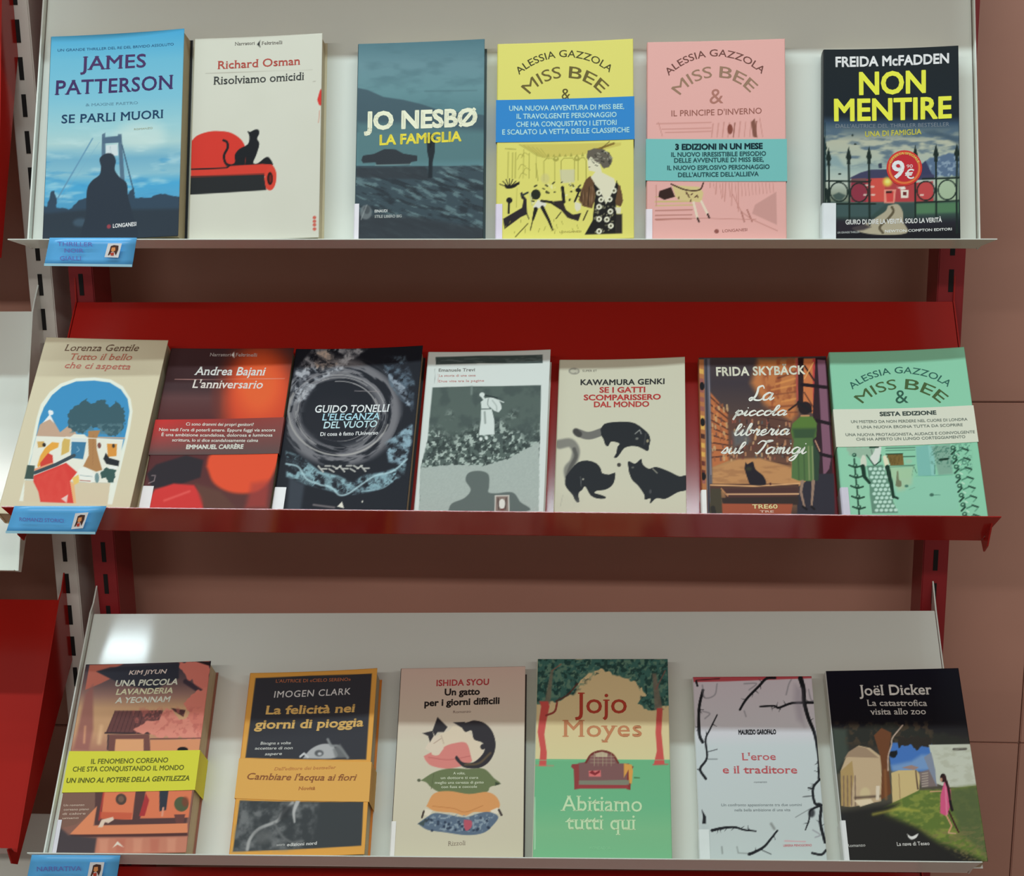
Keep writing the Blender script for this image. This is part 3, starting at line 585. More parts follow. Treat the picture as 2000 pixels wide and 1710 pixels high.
for x, y in ((625, 960), (640, 830), (1390, 970), (720, 850), (730, 960)): A.line([(x - 15, y), (x + 15, y)], 26, (222, 206, 190), .8)
A.poly([(1300, 1080), (1900, 1075), (1900, 1220), (1300, 1230)], (78, 124, 84), .9, 4); A.poly([(240, 1090), (900, 1080), (700, 1260), (240, 1260)], (60, 84, 84), .9, 3)
A.curve([(930, 1110), (1060, 1090), (1130, 1190), (1140, 1330), (1180, 1490), (720, 1500), (440, 1420), (640, 1350), (800, 1250), (900, 1180)], (170, 160, 134), 1, 1.2); A.line([(985, 1130), (1005, 1190), (940, 1280), (820, 1400), (860, 1480)], 34, (84, 74, 52), .9, sm=True)
A.poly([(240, 1300), (560, 1330), (700, 1400), (600, 1440), (240, 1490)], (40, 34, 44), .8, 3)
fk = (22, 38, 34)
for x, yt, yb in ((75, 190, 1080), (132, 330, 1060), (402, 310, 1330), (676, 300, 1370), (1300, 290, 1330), (1580, 275, 1330), (1862, 270, 1500)):
    A.line([(x, yt + 60), (x + 6, yb)], 26, fk); A.poly([(x - 38, yt + 150), (x, yt), (x + 38, yt + 150), (x + 20, yt + 185), (x + 26, yt + 240), (x - 24, yt + 240), (x - 20, yt + 185)], fk)
A.line([(85, 778), (690, 782)], 22, fk); A.line([(1400, 748), (1900, 740)], 26, fk); A.line([(200, 1085), (760, 1085)], 22, fk); A.line([(1300, 1072), (1900, 1055)], 22, fk); A.line([(690, 782), (700, 760)], 16, fk)
for cx, cy, r_ in ((268, 925, 118), (1735, 905, 122), (540, 930, 116), (1445, 912, 118)):
    q = [(cx + r_ * math.cos(t), cy + r_ * 1.1 * math.sin(t)) for t in np.linspace(0, 2 * math.pi, 28)]; A.line(q, 18, fk)
A.poly([(180, 970), (268, 930), (360, 970), (300, 1040), (220, 1030)], (60, 80, 76), .9, 2); A.line([(95, 900), (135, 1060)], 50, fk)
A.ell(455, 160, 12, 16, fk); A.ell(490, 280, 18, 10, fk); A.ell(280, 682, 22, 12, fk)
A.line([(88, 0), (88, 780)], 14, (20, 50, 56)); A.line([(1890, -900), (1905, 1500)], 18, (20, 40, 40), .7)
A.T('GIURO DI DIRE LA VERITÀ, SOLO LA VERITÀ', 355, 1364, 1665, 1345, 62, (228, 228, 222), .03); A.T('NEWTON COMPTON EDITORI', 890, 1476, 1800, 1462, 34, (222, 224, 220), .02); A.T('UN GRANDE THRILLER', 245, 1490, 545, 1480, 26, (190, 196, 192))
A.frame(1240, 50, 2.6316)
A.T('FREIDA McFADDEN', 1036, 216, 1615, 190, 48, (232, 236, 236), .03); A.T('NON', 1155, 352, 1497, 338, 108, (232, 226, 30), .03); A.T('MENTIRE', 1027, 488, 1630, 470, 106, (232, 226, 30), .028)
A.T("DALL'AUTRICE DEL THRILLER BESTSELLER", 1035, 526, 1618, 515, 20, (120, 130, 140)); A.T('UNA DI FAMIGLIA', 1185, 568, 1475, 554, 27, (200, 192, 50), .02)
A.sticker = (1767, 327, 35, [(1.0, (206, 48, 40), .0004), (.9, (224, 112, 48), .0005), (.8, (206, 74, 44), .0006), (.76, (190, 32, 44), .0007)])
A.layer = 'sticker'; A.T('9', 1322, 780, 1388, 778, 84, (240, 236, 232), .03); A.T('€', 1390, 786, 1438, 784, 46, (240, 226, 222), .02); A.T('90', 1398, 730, 1430, 729, 18, (240, 200, 196), .01); A.ARC('OFFERTA SPECIALE', 1387, 732, 73, -68, 68, 12, (250, 196, 90), .02)
A.label = ((1633, 396), (200, 204, 206)); A.spine = (26, 32, 36)
build_book(A, 'black paperback with big yellow title, red house behind an iron fence and round sticker')

# 7 sand cover with arch, tree and red dress ---------------------------------------------
A = Art((1, -0.5218, 0.1417, 0.2215, 0.0156, -0.0375, 0.024, 0.0022, [(93, 664), (328.5, 667), (258.8, 986), (0, 986)]), (206, 194, 162)); A.frame(0, 660, 5.0294)
wc = (222, 224, 208)
arch = lambda g: [(365 - g, 960), (400 - g, 800), (440 - g, 700 - g), (520 - g * .7, 580 - g), (620 - g * .5, 495 - g), (760, 440 - g), (940, 428 - g), (1090 + g * .3, 445 - g), (1200 + g * .6, 510 - g), (1265 + g, 600), (1285 + g, 720), (1265 + g, 860), (1240 + g, 990)]
A.poly(arch(30) + [(1120, 1640), (1070, 1640), (1100, 1430), (240, 1430), (235, 1640), (185, 1640), (260, 1350)], wc)
A.poly([(250, 1425), (1100, 1425), (1075, 1640), (225, 1640)], (206, 190, 158)); A.poly(arch(0) + [(1130, 1425), (255, 1425)], (50, 138, 188))
A.poly([(365, 975), (400, 870), (510, 790), (600, 940), (700, 860), (780, 975), (1240, 975), (1245, 990), (360, 990)], (190, 156, 130)); A.poly([(430, 850), (500, 765), (540, 850), (500, 815)], (232, 236, 232)); A.ell(507, 750, 26, 26, (232, 240, 240), 1, 1, warp=(.8, 3, 2))
A.poly([(360, 985), (700, 985), (740, 955), (840, 955), (880, 990), (1225, 995), (1170, 1425), (255, 1425)], (222, 220, 204))
tr = (54, 88, 98)
A.poly([(690, 900), (680, 800), (690, 730), (740, 690), (830, 620), (860, 605), (900, 660), (940, 640), (1040, 600), (1060, 660), (1100, 680), (1160, 630), (1230, 690), (1245, 820), (1220, 900), (1160, 960), (1080, 960), (1000, 900), (900, 880), (820, 950), (740, 930)], tr, 1, .8, (2.6, 4, 5))
n = fbm(A.X / 5, A.Y / 5, 3); A.mix(A.polymask([(690, 860), (1220, 840), (1200, 950), (700, 940)], 3) * sstep(.5, .65, n), (84, 118, 126), .8)
A.poly([(880, 920), (1000, 910), (960, 1000), (965, 1100), (990, 1200), (1020, 1300), (960, 1320), (830, 1270), (885, 1160), (880, 1020)], (172, 122, 70)); A.line([(930, 960), (925, 1250)], 5, (150, 100, 58), .7)
A.poly([(715, 1030), (860, 1030), (830, 1200), (705, 1190)], (52, 116, 152)); A.line([(770, 1080), (790, 1110), (765, 1130)], 7, (130, 170, 190), .9, sm=True); A.poly([(710, 985), (860, 985), (860, 1030), (715, 1030)], (208, 214, 210))
A.poly([(620, 1040), (640, 1000), (700, 1010), (690, 1130), (610, 1170)], (206, 170, 82)); A.poly([(1065, 1040), (1165, 1040), (1160, 1160), (1075, 1170)], (214, 140, 40)); A.ell(1130, 1060, 14, 20, (60, 50, 40)); A.poly([(370, 1040), (440, 1035), (440, 1090), (380, 1100)], (204, 160, 80)); A.ell(440, 1070, 18, 20, (50, 40, 34)); A.ell(990, 1060, 18, 28, (120, 70, 60))
A.poly([(370, 1280), (400, 1180), (450, 1100), (520, 1040), (590, 1045), (580, 1090), (500, 1130), (460, 1200), (380, 1300)], (228, 158, 44)); A.poly([(400, 1250), (480, 1150), (525, 1170), (530, 1250), (400, 1300)], (206, 56, 40)); A.line([(350, 1320), (520, 1255)], 22, (226, 150, 110))
A.line([(345, 1350), (560, 1260), (740, 1165)], 34, (56, 70, 78)); A.poly([(270, 1275), (345, 1280), (330, 1415), (240, 1415)], (58, 78, 70)); A.poly([(335, 1380), (660, 1240), (770, 1330), (700, 1420), (735, 1640), (400, 1640), (380, 1540), (330, 1440)], (214, 52, 42)); n = fbm(A.X / 9, A.Y / 14, 6); A.mix(A.polymask([(350, 1400), (640, 1270), (700, 1420), (700, 1640), (410, 1640)], 4) * n, (226, 88, 70), .5)
A.poly([(720, 1390), (790, 1350), (790, 1430), (740, 1460)], (228, 186, 90)); A.poly([(610, 1600), (680, 1555), (665, 1640)], (238, 190, 180)); A.poly([(700, 1420), (740, 1450), (760, 1640), (735, 1640)], (232, 170, 110))
A.curve([(780, 1300), (850, 1280), (940, 1340), (960, 1400), (900, 1430), (800, 1400)], (226, 226, 214)); A.line([(800, 1410), (900, 1415)], 9, (170, 90, 70)); A.line([(800, 1360), (920, 1370)], 6, (140, 160, 160))
A.poly([(1030, 1190), (1055, 1130), (1090, 1180), (1190, 1205), (1180, 1260), (1060, 1240)], (34, 36, 40)); A.poly([(1000, 1330), (1060, 1280), (1160, 1300), (1130, 1420), (1080, 1420), (1060, 1370), (1010, 1390)], (52, 84, 78), 1, .8, (1.5, 4, 5)); A.ell(968, 1380, 22, 50, (110, 140, 140)); A.poly([(1085, 1260), (1170, 1260), (1165, 1285), (1090, 1285)], (228, 228, 220)); A.line([(660, 985), (1220, 1000)], 7, (230, 228, 214))
A.T('Lorenza Gentile', 645, 148, 1365, 140, 62, (112, 86, 66), .004, .2, True); A.T('Tutto il bello', 700, 232, 1300, 228, 60, (188, 108, 84), .004, .2, True); A.T('che ci aspetta', 645, 314, 1285, 318, 58, (196, 112, 96), .004, .2, True)
A.spine = (196, 184, 150)
build_book(A, 'sand coloured paperback, blue arch with dark green tree and woman in a red dress')

# 8 dark cover with orange glow -----------------------------------------------------------
A = Art((1, -0.3730, 0.1402, 0.2148, 0.0182, -0.0135, 0.017, 0.0038, [(338, 682), (577, 681), (533, 991), (274, 988)]), (60, 34, 38)); A.frame(0, 560, 3.2267)
A.gradv([(390, (70, 44, 46)), (640, (66, 42, 44)), (700, (92, 56, 56)), (850, (80, 34, 34)), (1080, (88, 36, 38)), (1380, (90, 50, 46))])
X = (A.X - A.ox) * A.s; Y = (A.Y - A.oy) * A.s
A.mix(1 - sstep(140, 330, np.hypot((X - 1650) * 1.0, (Y - 720) * .7)), (206, 62, 22), 1.); A.mix(1 - sstep(60, 230, np.hypot(X - 1640, (Y - 620) * .8)), (232, 92, 30), .9); A.mix(1 - sstep(20, 120, np.hypot(X - 1500, Y - 1140)), (236, 90, 30), .7)
A.curve([(1310, 1130), (1330, 1060), (1420, 1010), (1760, 1000), (1740, 1180), (1640, 1290), (1480, 1300), (1360, 1240)], (224, 72, 28), 1, 5); A.poly([(1380, 600), (1400, 700), (1390, 800), (1340, 800), (1340, 620)], (96, 44, 40), .6, 8)
A.poly([(990, 1120), (1180, 1060), (1290, 1090), (1270, 1200), (1100, 1260), (960, 1270), (930, 1180)], (42, 34, 40), 1, 3); A.poly([(920, 1370), (980, 1280), (1100, 1240), (1230, 1250), (1290, 1330), (1290, 1420), (900, 1420)], (206, 44, 40), 1, 3); A.line([(1040, 1350), (1200, 1290)], 12, (230, 100, 90), .7, 3); A.poly([(1240, 1240), (1400, 1290), (1500, 1400), (1300, 1420)], (96, 60, 48), .9, 5)
A.line([(960, 1190), (985, 1190), (975, 1225), (940, 1240)], 6, (150, 130, 130), .8)
A.poly([(1600, 1240), (1720, 1220), (1700, 1400), (1560, 1400)], (170, 56, 48), .7, 8)
A.T('Narratori', 1330, 440, 1462, 440, 20, (190, 180, 176), 0, 0, True); A.T('Feltrinelli', 1492, 440, 1628, 442, 20, (190, 180, 176), 0, 0, True); A.poly([(1466, 432), (1484, 410), (1484, 430), (1486, 450)], (230, 226, 220))
A.T('Andrea Bajani', 1232, 556, 1680, 558, 50, (232, 226, 220), .014, .12, True); A.line([(1112, 585), (1804, 578)], 2.5, (220, 160, 150), .9); A.T("L'anniversario", 1220, 636, 1664, 640, 50, (238, 214, 204), .012, .12, True)
A.layer = 'band'; wt = (240, 224, 212)
for s_, x0, x1, y in (('Ci sono drammi dei propri genitori?', 1180, 1610, 874), ('Non vedi l’ora di poterli amare. Eppure fuggi via ancora', 1010, 1750, 910), ('È una ambizione scandalosa, dolorosa e luminosa', 1025, 1732, 942), ('scrittura, lo si dice scandalosamente calma', 1092, 1640, 975)): A.T(s_.replace('’', "'"), x0, y, x1, y + 3, 19, wt, .01)
A.T('EMMANUEL CARRÈRE', 1180, 1022, 1545, 1020, 26, wt, .04)
A.layer = 'cover'
A.band = ([(312, 820), (557, 815), (543, 886), (301, 889)], lambda f, low: (94, 74, 72) if low else (206 - 66 * min(1, f * 1.6), 46 + 18 * f, 42 + 16 * f)); A.label = ((302, 950), (206, 202, 200)); A.spine = (60, 24, 26)  # band colour runs from red along the top to grey along the bottom
build_book(A, 'dark paperback with an orange glow, red band greying at its lower edge and white italic title')

# 9 black hole clouds -----------------------------------------------------------------------
A = Art((1, -0.2309, 0.1431, 0.2151, 0.0179, -0.0117, 0.016, 0.0100, [(582.4, 683), (826, 676), (798.4, 992), (533, 990)]), (28, 30, 38)); A.frame(560, 670, 5.182)
X = (A.X - A.ox) * A.s; Y = (A.Y - A.oy) * A.s
r_ = np.hypot((X - 540) / 540, (Y - 690) / 470); th = np.arctan2(Y - 690, X - 540)
n = fbm(th * 2.2 + r_ * 2, r_ * 12, 5); A.mix(sstep(.45, .62, n) * sstep(.6, .85, r_) * (1 - sstep(1.05, 1.25, r_)), (128, 126, 130), .85)
n1 = fbm(X / 90 + fbm(X / 60, Y / 60, 1) * 2, Y / 90 + fbm(X / 60, Y / 60, 2) * 2, 7); n2 = fbm(X / 70 + 3 * n1, Y / 60 + 2 * n1, 8, 5)
def cloud(pts, c, a, lo=.42, hi=.62, soft=16, nn=None): A.mix(A.polymask(pts, soft / 5) * sstep(lo - .08, hi + .16, n2), c, a)
cloud([(30, 480), (120, 250), (280, 60), (560, 0), (900, 10), (780, 80), (560, 260), (330, 380), (200, 560), (60, 620)], (176, 178, 184), .95, .36, .6); cloud([(260, 100), (460, 60), (520, 200), (330, 300)], (206, 180, 158), .9, .4, .6)
cloud([(960, 130), (1200, 130), (1300, 400), (1290, 700), (1180, 600), (1050, 420)], (96, 116, 132), .9); cloud([(980, 260), (1200, 440), (1280, 700), (1150, 520)], (150, 160, 172), .8, .4, .6, 8)
cloud([(1290, 800), (1280, 1000), (1200, 1250), (1040, 1200), (1000, 1000), (1150, 900)], (140, 172, 186), .95, .38, .56); cloud([(0, 1080), (140, 1130), (330, 1280), (520, 1330), (700, 1420), (620, 1540), (420, 1480), (200, 1420), (0, 1340)], (132, 168, 176), 1, .34, .52); cloud([(560, 1480), (780, 1330), (1000, 1300), (1220, 1230), (1200, 1350), (960, 1480), (760, 1520), (640, 1530)], (128, 164, 174), 1, .34, .52)
for k in range(26):
    q = R(.62, 1.0); a0 = R(-.5, 5.5); a1 = a0 + R(.5, 2.2); w = R(3, 9); cc = rnd.choice([(150, 148, 150), (176, 172, 170), (96, 94, 100), (120, 118, 120)])
    A.line([(540 + 520 * q * math.cos(t), 700 + 440 * q * math.sin(t)) for t in np.linspace(a0, a1, 16)], w, cc, .75)
A.line([(540 + 520 * .98 * math.cos(t), 690 + 440 * .98 * math.sin(t)) for t in np.linspace(.3, 3.6, 24)], 16, (170, 166, 162), .8, 1.5); A.line([(690, 470), (940, 480)], 8, (140, 132, 132), .8)
for i in range(14): x = 320 + i * 36; A.line([(x, 1230 + 30 * (i % 2)), (x + 50, 1290 - 30 * (i % 3))], 16, (190, 188, 180), .9)
for P_ in ([(0, 1210), (120, 1240), (200, 1360), (330, 1420), (450, 1450), (530, 1530), (620, 1520), (740, 1440), (900, 1340), (1080, 1300), (1230, 1180)],): A.line(P_, 16, (170, 202, 208), .9, 2, sm=True)
A.line([(760, 1500), (980, 1470), (1120, 1370)], 10, (150, 186, 196), .8, 2, sm=True)
A.ell(500, 760, 330, 210, (34, 34, 42), .75, 14); A.poly([(510, 1650), (560, 1600), (580, 1670)], (220, 216, 200)); A.line([(270, 1630), (480, 1660)], 20, (130, 120, 120), .8, 2); A.ell(770, 1605, 8, 12, (210, 206, 190))
A.poly([(30, 1350), (180, 1420), (140, 1690), (0, 1690)], (66, 74, 84), .7, 5)
A.T('GUIDO TONELLI', 290, 690, 1040, 684, 72, (222, 230, 234), .012, .1, True); A.T("L'ELEGANZA", 362, 768, 945, 760, 66, (168, 212, 234), .012, .1, True); A.T('DEL VUOTO', 374, 848, 915, 838, 66, (190, 220, 234), .012, .1, True); A.T("Di cosa è fatto l'Universo", 342, 924, 928, 914, 36, (226, 230, 232), .02)
A.label = ((560, 950), (222, 220, 216)); A.spine = (24, 26, 32)
build_book(A, 'black paperback with a swirling grey ring and pale blue clouds around the title')

# 10 white cover with black and white photograph -------------------------------------------
A = Art((1, -0.0803, 0.1344, 0.2098, 0.0162, -0.0060, 0.020, 0.0066, [(840.5, 688), (1075.4, 683.5), (1065, 995), (810, 994)]), (206, 212, 206)); A.frame(830, 680, 8)
A.poly([(185, 140), (860, 110), (1840, 105), (1840, 235), (860, 225), (190, 255)], (66, 80, 78)); n = fbm(A.X / 20, A.Y / 2, 3); A.mix(A.polymask([(200, 150), (1820, 120), (1820, 225), (200, 240)], 1) * sstep(.5, .7, n), (98, 112, 110), .7)
A.line([(175, 320), (170, 540)], 6, (150, 156, 152)); A.line([(220, 400), (222, 530)], 5, (190, 130, 126), .7)
A.T('Emanuele Trevi', 230, 362, 790, 348, 46, (124, 122, 116), .012, 0, True); A.T('La storia di una casa', 230, 440, 800, 428, 34, (190, 128, 122), 0, 0, True); A.T('Due vite tra le pagine', 230, 525, 930, 508, 34, (196, 132, 126), 0, 0, True)
ph = [(135, 605), (700, 580), (1820, 575), (1808, 1440), (1795, 2000), (1790, 2560), (-90, 2560), (-60, 1850), (55, 1400)]
A.poly(ph, (82, 96, 90))
X = (A.X - A.ox) * A.s; Y = (A.Y - A.oy) * A.s; pm = A.polymask(ph, .5)
n = fbm(X / 160, Y / 160, 3); A.mix(pm * sstep(.4, .7, n) * (1 - sstep(1400, 1600, Y)), (66, 78, 76), .7)
n = fbm(X / 46, Y / 46, 21, 3); ml = pm * sstep(880, 1350, Y + (vnoise(X / 200, Y / 200, 3) - .5) * 500 - np.abs(X - 1000) * .2); A.mix(ml * sstep(.5, .62, n), (176, 190, 180), .85); n = fbm(X / 50, Y / 50, 31, 3); A.mix(ml * sstep(.5, .6, n), (44, 54, 52), .8)
snow = [(-60, 1860), (400, 1800), (900, 1820), (1300, 1720), (1800, 1450), (1800, 2560), (-90, 2560)]
A.poly(snow, (168, 178, 170), 1, 1, (1.5, 4, 4)); n = fbm(X / 20, Y / 20, 2, 2); A.mix(A.polymask(snow, 2) * n, (148, 158, 152), .5)
A.curve([(360, 2560), (420, 2420), (620, 2330), (720, 2200), (640, 2050), (690, 1930), (860, 1900), (1000, 1960), (1010, 2150), (1000, 2240), (1120, 2260), (1380, 2250), (1500, 2400), (1600, 2560)], (92, 102, 98), 1, 1.5)
dl = (204, 212, 206)
A.ell(900, 710, 42, 36, dl); A.poly([(880, 820), (960, 760), (1060, 750), (1150, 790), (1185, 840), (1200, 880), (1205, 930), (1160, 985), (1090, 960), (1020, 900), (1010, 925), (890, 925)], dl); A.line([(895, 730), (940, 790)], 34, dl); A.line([(1000, 770), (985, 850), (1020, 920)], 12, (120, 130, 126), .9, sm=True); A.line([(1060, 800), (1120, 880), (1130, 950)], 14, (150, 160, 154), .9, 1.5, sm=True); A.line([(1150, 795), (1235, 830)], 16, dl); A.line([(950, 720), (1130, 760)], 22, (40, 50, 50))
A.poly([(885, 940), (1050, 935), (1090, 1100), (1095, 1330), (850, 1340), (880, 1100)], dl); A.line([(940, 980), (950, 1150)], 28, (130, 140, 134), .8, 1.5); A.ell(880, 1400, 26, 30, dl); A.ell(965, 1380, 26, 30, dl); A.line([(740, 590), (735, 700)], 30, (120, 134, 128), .8, 2)
A.poly([(1100, 2290), (1330, 2290), (1335, 2560), (1095, 2560)], (196, 190, 180)); A.poly([(1120, 2310), (1310, 2310), (1315, 2560), (1115, 2560)], (130, 110, 100)); A.ell(1215, 2430, 50, 80, (214, 210, 200)); A.line([(1150, 2340), (1165, 2520)], 14, (60, 44, 42)); A.line([(1280, 2340), (1265, 2520)], 14, (60, 44, 42)); A.line([(1200, 2520), (1240, 2520)], 30, (110, 60, 56))
A.spine = (206, 210, 204)
build_book(A, 'white paperback with black and white photo of a figure in a white robe among bushes')

# 11 cream cover, three black cats -------------------------------------------------------
A = Art((1, 0.0644, 0.1353, 0.2026, 0.0173, -0.0052, 0.016, 0.0076, [(1094.5, 703.5), (1337.5, 697.5), (1341.4, 999), (1082.5, 998)]), (200, 196, 172)); A.frame(1060, 660, 3.3333)
bk = (34, 36, 40)
A.ell(205, 216, 36, 22, (140, 136, 122), .9); A.ell(198, 216, 18, 12, (196, 192, 170), .8); A.ell(222, 214, 9, 14, (196, 192, 170), .7); A.T('SUPER ET', 258, 220, 352, 218, 13, (110, 106, 96))
A.T('KAWAMURA GENKI', 246, 304, 792, 298, 34, (52, 52, 50), .03, 0, False, 1.05); A.T('SE I GATTI', 368, 352, 666, 350, 34, (186, 58, 54), .03); A.T('SCOMPARISSERO', 266, 402, 768, 398, 34, (190, 56, 52), .03); A.T('DAL MONDO', 332, 446, 692, 444, 34, (190, 62, 56), .03)
A.line([(225, 612), (300, 632), (400, 600)], 50, (110, 108, 102), 1, 1.2, sm=True); A.line([(215, 605), (235, 622)], 40, (60, 58, 56), .9, 2)
A.curve([(375,590),(400,555),(460,543),(540,541),(600,552),(655,590),(690,625),(700,665),(692,700),(685,735),(655,722),(620,705),(575,700),(530,712),(505,745),(480,775),(462,772),(478,745),(484,705),(500,685),(470,672),(440,672),(425,700),(405,690),(395,655),(380,630)], bk, 1, .8, n=2); A.line([(600, 620), (630, 595), (640, 620)], 7, (130, 130, 126)); A.ell(682, 668, 8, 11, (150, 140, 110)); A.ell(612, 652, 10, 8, (110, 110, 104)); A.line([(670, 620), (660, 690)], 9, (70, 70, 70), .7)
A.line([(110, 690), (180, 680), (215, 730), (200, 800), (160, 850), (165, 920)], (60, 40), (120, 118, 110), .9, 3, sm=True); A.line([(205, 720), (215, 770), (180, 840), (160, 900)], 24, (84, 82, 78), .9, 2, sm=True)
A.curve([(150,900),(185,850),(230,805),(290,793),(350,812),(378,850),(385,875),(430,885),(470,872),(468,905),(462,935),(440,965),(400,985),(350,990),(335,1005),(370,1015),(408,1030),(400,1042),(350,1040),(310,1020),(290,985),(272,960),(255,985),(235,1000),(232,1030),(238,1060),(222,1066),(205,1045),(195,1020),(165,985),(145,950)], bk, 1, .8, n=2); A.line([(245, 900), (250, 960)], 5, (90, 90, 90)); A.ell(262, 915, 5, 6, (180, 176, 160)); A.poly([(425, 890), (470, 875), (468, 910)], bk)
A.ell(495, 822, 13, 13, (66, 62, 56))
A.curve([(560, 870), (555, 800), (600, 815), (640, 785), (650, 820), (690, 850), (740, 840), (820, 870), (890, 905), (940, 905), (945, 990), (880, 1010), (800, 1050), (740, 1045), (700, 1078), (700, 1045), (665, 1052), (660, 1020), (620, 960), (580, 920)], bk, 1, .8, n=4); A.line([(715, 850), (745, 880)], 6, (150, 146, 130)); A.ell(700, 1000, 8, 14, (80, 80, 82), .8); A.ell(585, 840, 9, 6, (96, 96, 90))
n = fbm(A.X / 12, A.Y / 12, 5); A.mix(A.polymask([(110, 1000), (260, 1040), (200, 1130), (110, 1130)], 12) * n, (186, 184, 164), .5); A.line([(130, 1020), (115, 1090)], 4, (160, 158, 140), .6)
A.spine = (186, 182, 158)
build_book(A, 'cream paperback with three black cats circling a small dot under a red title')

# 12 bookshop scene, woman in green dress, cat --------------------------------------------
A = Art((1, 0.2167, 0.1354, 0.2032, 0.0165, 0.0029, 0.021, 0.0030, [(1370.5, 698), (1613.5, 697), (1642, 1001), (1373, 1000)]), (70, 50, 44)); A.frame(1365, 690, 5.3438)
X = (A.X - A.ox) * A.s; Y = (A.Y - A.oy) * A.s
A.gradv([(0, (74, 60, 62)), (300, (62, 52, 58)), (700, (88, 66, 58)), (1000, (120, 84, 56)), (1100, (170, 124, 76)), (1330, (190, 134, 78)), (1700, (70, 50, 44))])
A.poly([(640, 60), (1040, 60), (1040, 620), (980, 700), (700, 520), (560, 300)], (206, 122, 58), .9, 9); n = fbm(X / 60, Y / 90, 4); A.mix(sstep(.5, .7, n) * A.polymask([(640, 40), (1060, 40), (1040, 700), (760, 560)], 8), (150, 74, 40), .8)
for i in range(7): A.line([(700 + R(0, 200), 250 + 60 * i), (1040, 180 + 70 * i)], R(8, 20), rnd.choice([(226, 150, 70), (120, 60, 38), (90, 44, 34)]), .7, 2)
A.poly([(130, 380), (320, 600), (330, 1100), (130, 1180)], (186, 104, 54), 1, 2)
for i in range(9): A.line([(130, 430 + 80 * i), (320, 610 + 55 * i)], 16, (84, 46, 34), .9)
for i in range(40): x = R(150, 320); y = R(480, 1090); A.line([(x, y), (x + 4, y + R(20, 44))], R(14, 24), rnd.choice([(206, 130, 66), (150, 84, 50), (200, 160, 110), (110, 70, 60)]), .8)
A.poly([(320, 640), (700, 560), (980, 700), (980, 1180), (640, 1080), (330, 1090)], (96, 62, 50), .9, 5)
for i in range(110): x = R(350, 980); y = R(640, 1100); A.line([(x, y), (x + R(-4, 4), y + R(16, 40))], R(12, 24), rnd.choice([(150, 80, 62), (186, 130, 90), (110, 56, 48), (84, 90, 92), (206, 160, 110), (60, 46, 46)]), .8)
for i in range(6): A.line([(640, 640 + 90 * i), (980, 700 + 90 * i)], 8, (64, 36, 32), .8)
A.poly([(360, 800), (520, 760), (560, 900), (380, 960)], (96, 104, 108), .7, 6)
A.poly([(130, 1200), (420, 1090), (660, 1080), (980, 1180), (1060, 1350), (140, 1350)], (190, 134, 80), 1, 3)
n = fbm(X / 120, Y / 30, 14); A.mix(A.polymask([(130, 1180), (980, 1150), (1060, 1350), (140, 1350)], 4) * sstep(.45, .7, n), (160, 108, 66), .6)
A.poly([(20, 60), (80, 60), (90, 1700), (20, 1700)], (178, 110, 60));
for i, y in enumerate(range(150, 1350, 95)): A.poly([(25, y), (75, y + 12), (75, y + 60), (25, y + 50)], rnd.choice([(96, 40, 34), (220, 170, 70), (60, 30, 30), (150, 84, 80)]), .9)
for y in (330, 700, 1270): A.ell(55, y, 26, 42, (20, 16, 20))
A.poly([(80, 50), (140, 50), (150, 1680), (90, 1680)], (88, 88, 100), .95, 2); A.line([(100, 60), (108, 1650)], 12, (40, 40, 48)); A.line([(130, 60), (134, 1250)], 7, (150, 140, 150), .8)
A.poly([(1020, 50), (1100, 50), (1100, 520), (1040, 560)], (46, 24, 26)); A.poly([(1015, 50), (1040, 50), (1050, 500), (1030, 500)], (176, 76, 62)); A.poly([(1100, 60), (1220, 60), (1240, 640), (1100, 560)], (206, 116, 60)); A.poly([(1190, 60), (1225, 60), (1240, 640), (1205, 640)], (190, 62, 60))
A.line([(1110, 130), (1210, 280)], 18, (60, 34, 30)); A.line([(1200, 100), (1110, 260)], 12, (226, 160, 84)); A.line([(1110, 400), (1210, 560)], 12, (90, 50, 36)); A.line([(950, 580), (1060, 500)], 18, (50, 28, 26))
A.poly([(1220, 50), (1380, 50), (1460, 1690), (1060, 1690), (1180, 1300)], (48, 26, 34)); A.poly([(1240, 70), (1320, 80), (1400, 1080), (1380, 1200), (1320, 1280), (1300, 900)], (128, 84, 104))
A.poly([(1370, 60), (1420, 60), (1500, 1700), (1430, 1700)], (88, 22, 30))
for y in (350, 720, 1060): A.line([(1090 if y == 350 else 1240, y - 30), (1400, y + 10)], 34, (30, 14, 22))
A.poly([(1240, 1250), (1430, 1250), (1450, 1690), (1050, 1690), (1040, 1400)], (46, 42, 52))
A.poly([(120, 1350), (1060, 1350), (1070, 1440), (280, 1400), (120, 1500)], (84, 54, 44)); A.poly([(260, 1400), (1060, 1390), (1050, 1540), (300, 1540)], (76, 46, 42)); A.poly([(240, 1500), (1060, 1490), (1060, 1580), (260, 1570)], (54, 40, 36)); A.poly([(120, 1560), (1000, 1570), (980, 1700), (120, 1700)], (168, 78, 46), .9); A.poly([(130, 1400), (240, 1400), (250, 1690), (110, 1690)], (70, 62, 46))
A.line([(130, 1362), (600, 1375), (1070, 1350)], 15, (216, 160, 104)); A.line([(290, 1462), (1060, 1462)], 16, (206, 156, 112)); A.line([(240, 1400), (310, 1480)], 12, (190, 130, 80))
A.curve([(490, 1190), (500, 1120), (520, 1140), (575, 1115), (590, 1150), (610, 1200), (690, 1270), (710, 1360), (560, 1360), (520, 1290)], (34, 26, 34)); A.ell(535, 1190, 30, 22, (60, 66, 34), .6, 3); A.ell(762, 1352, 13, 13, (80, 40, 40))
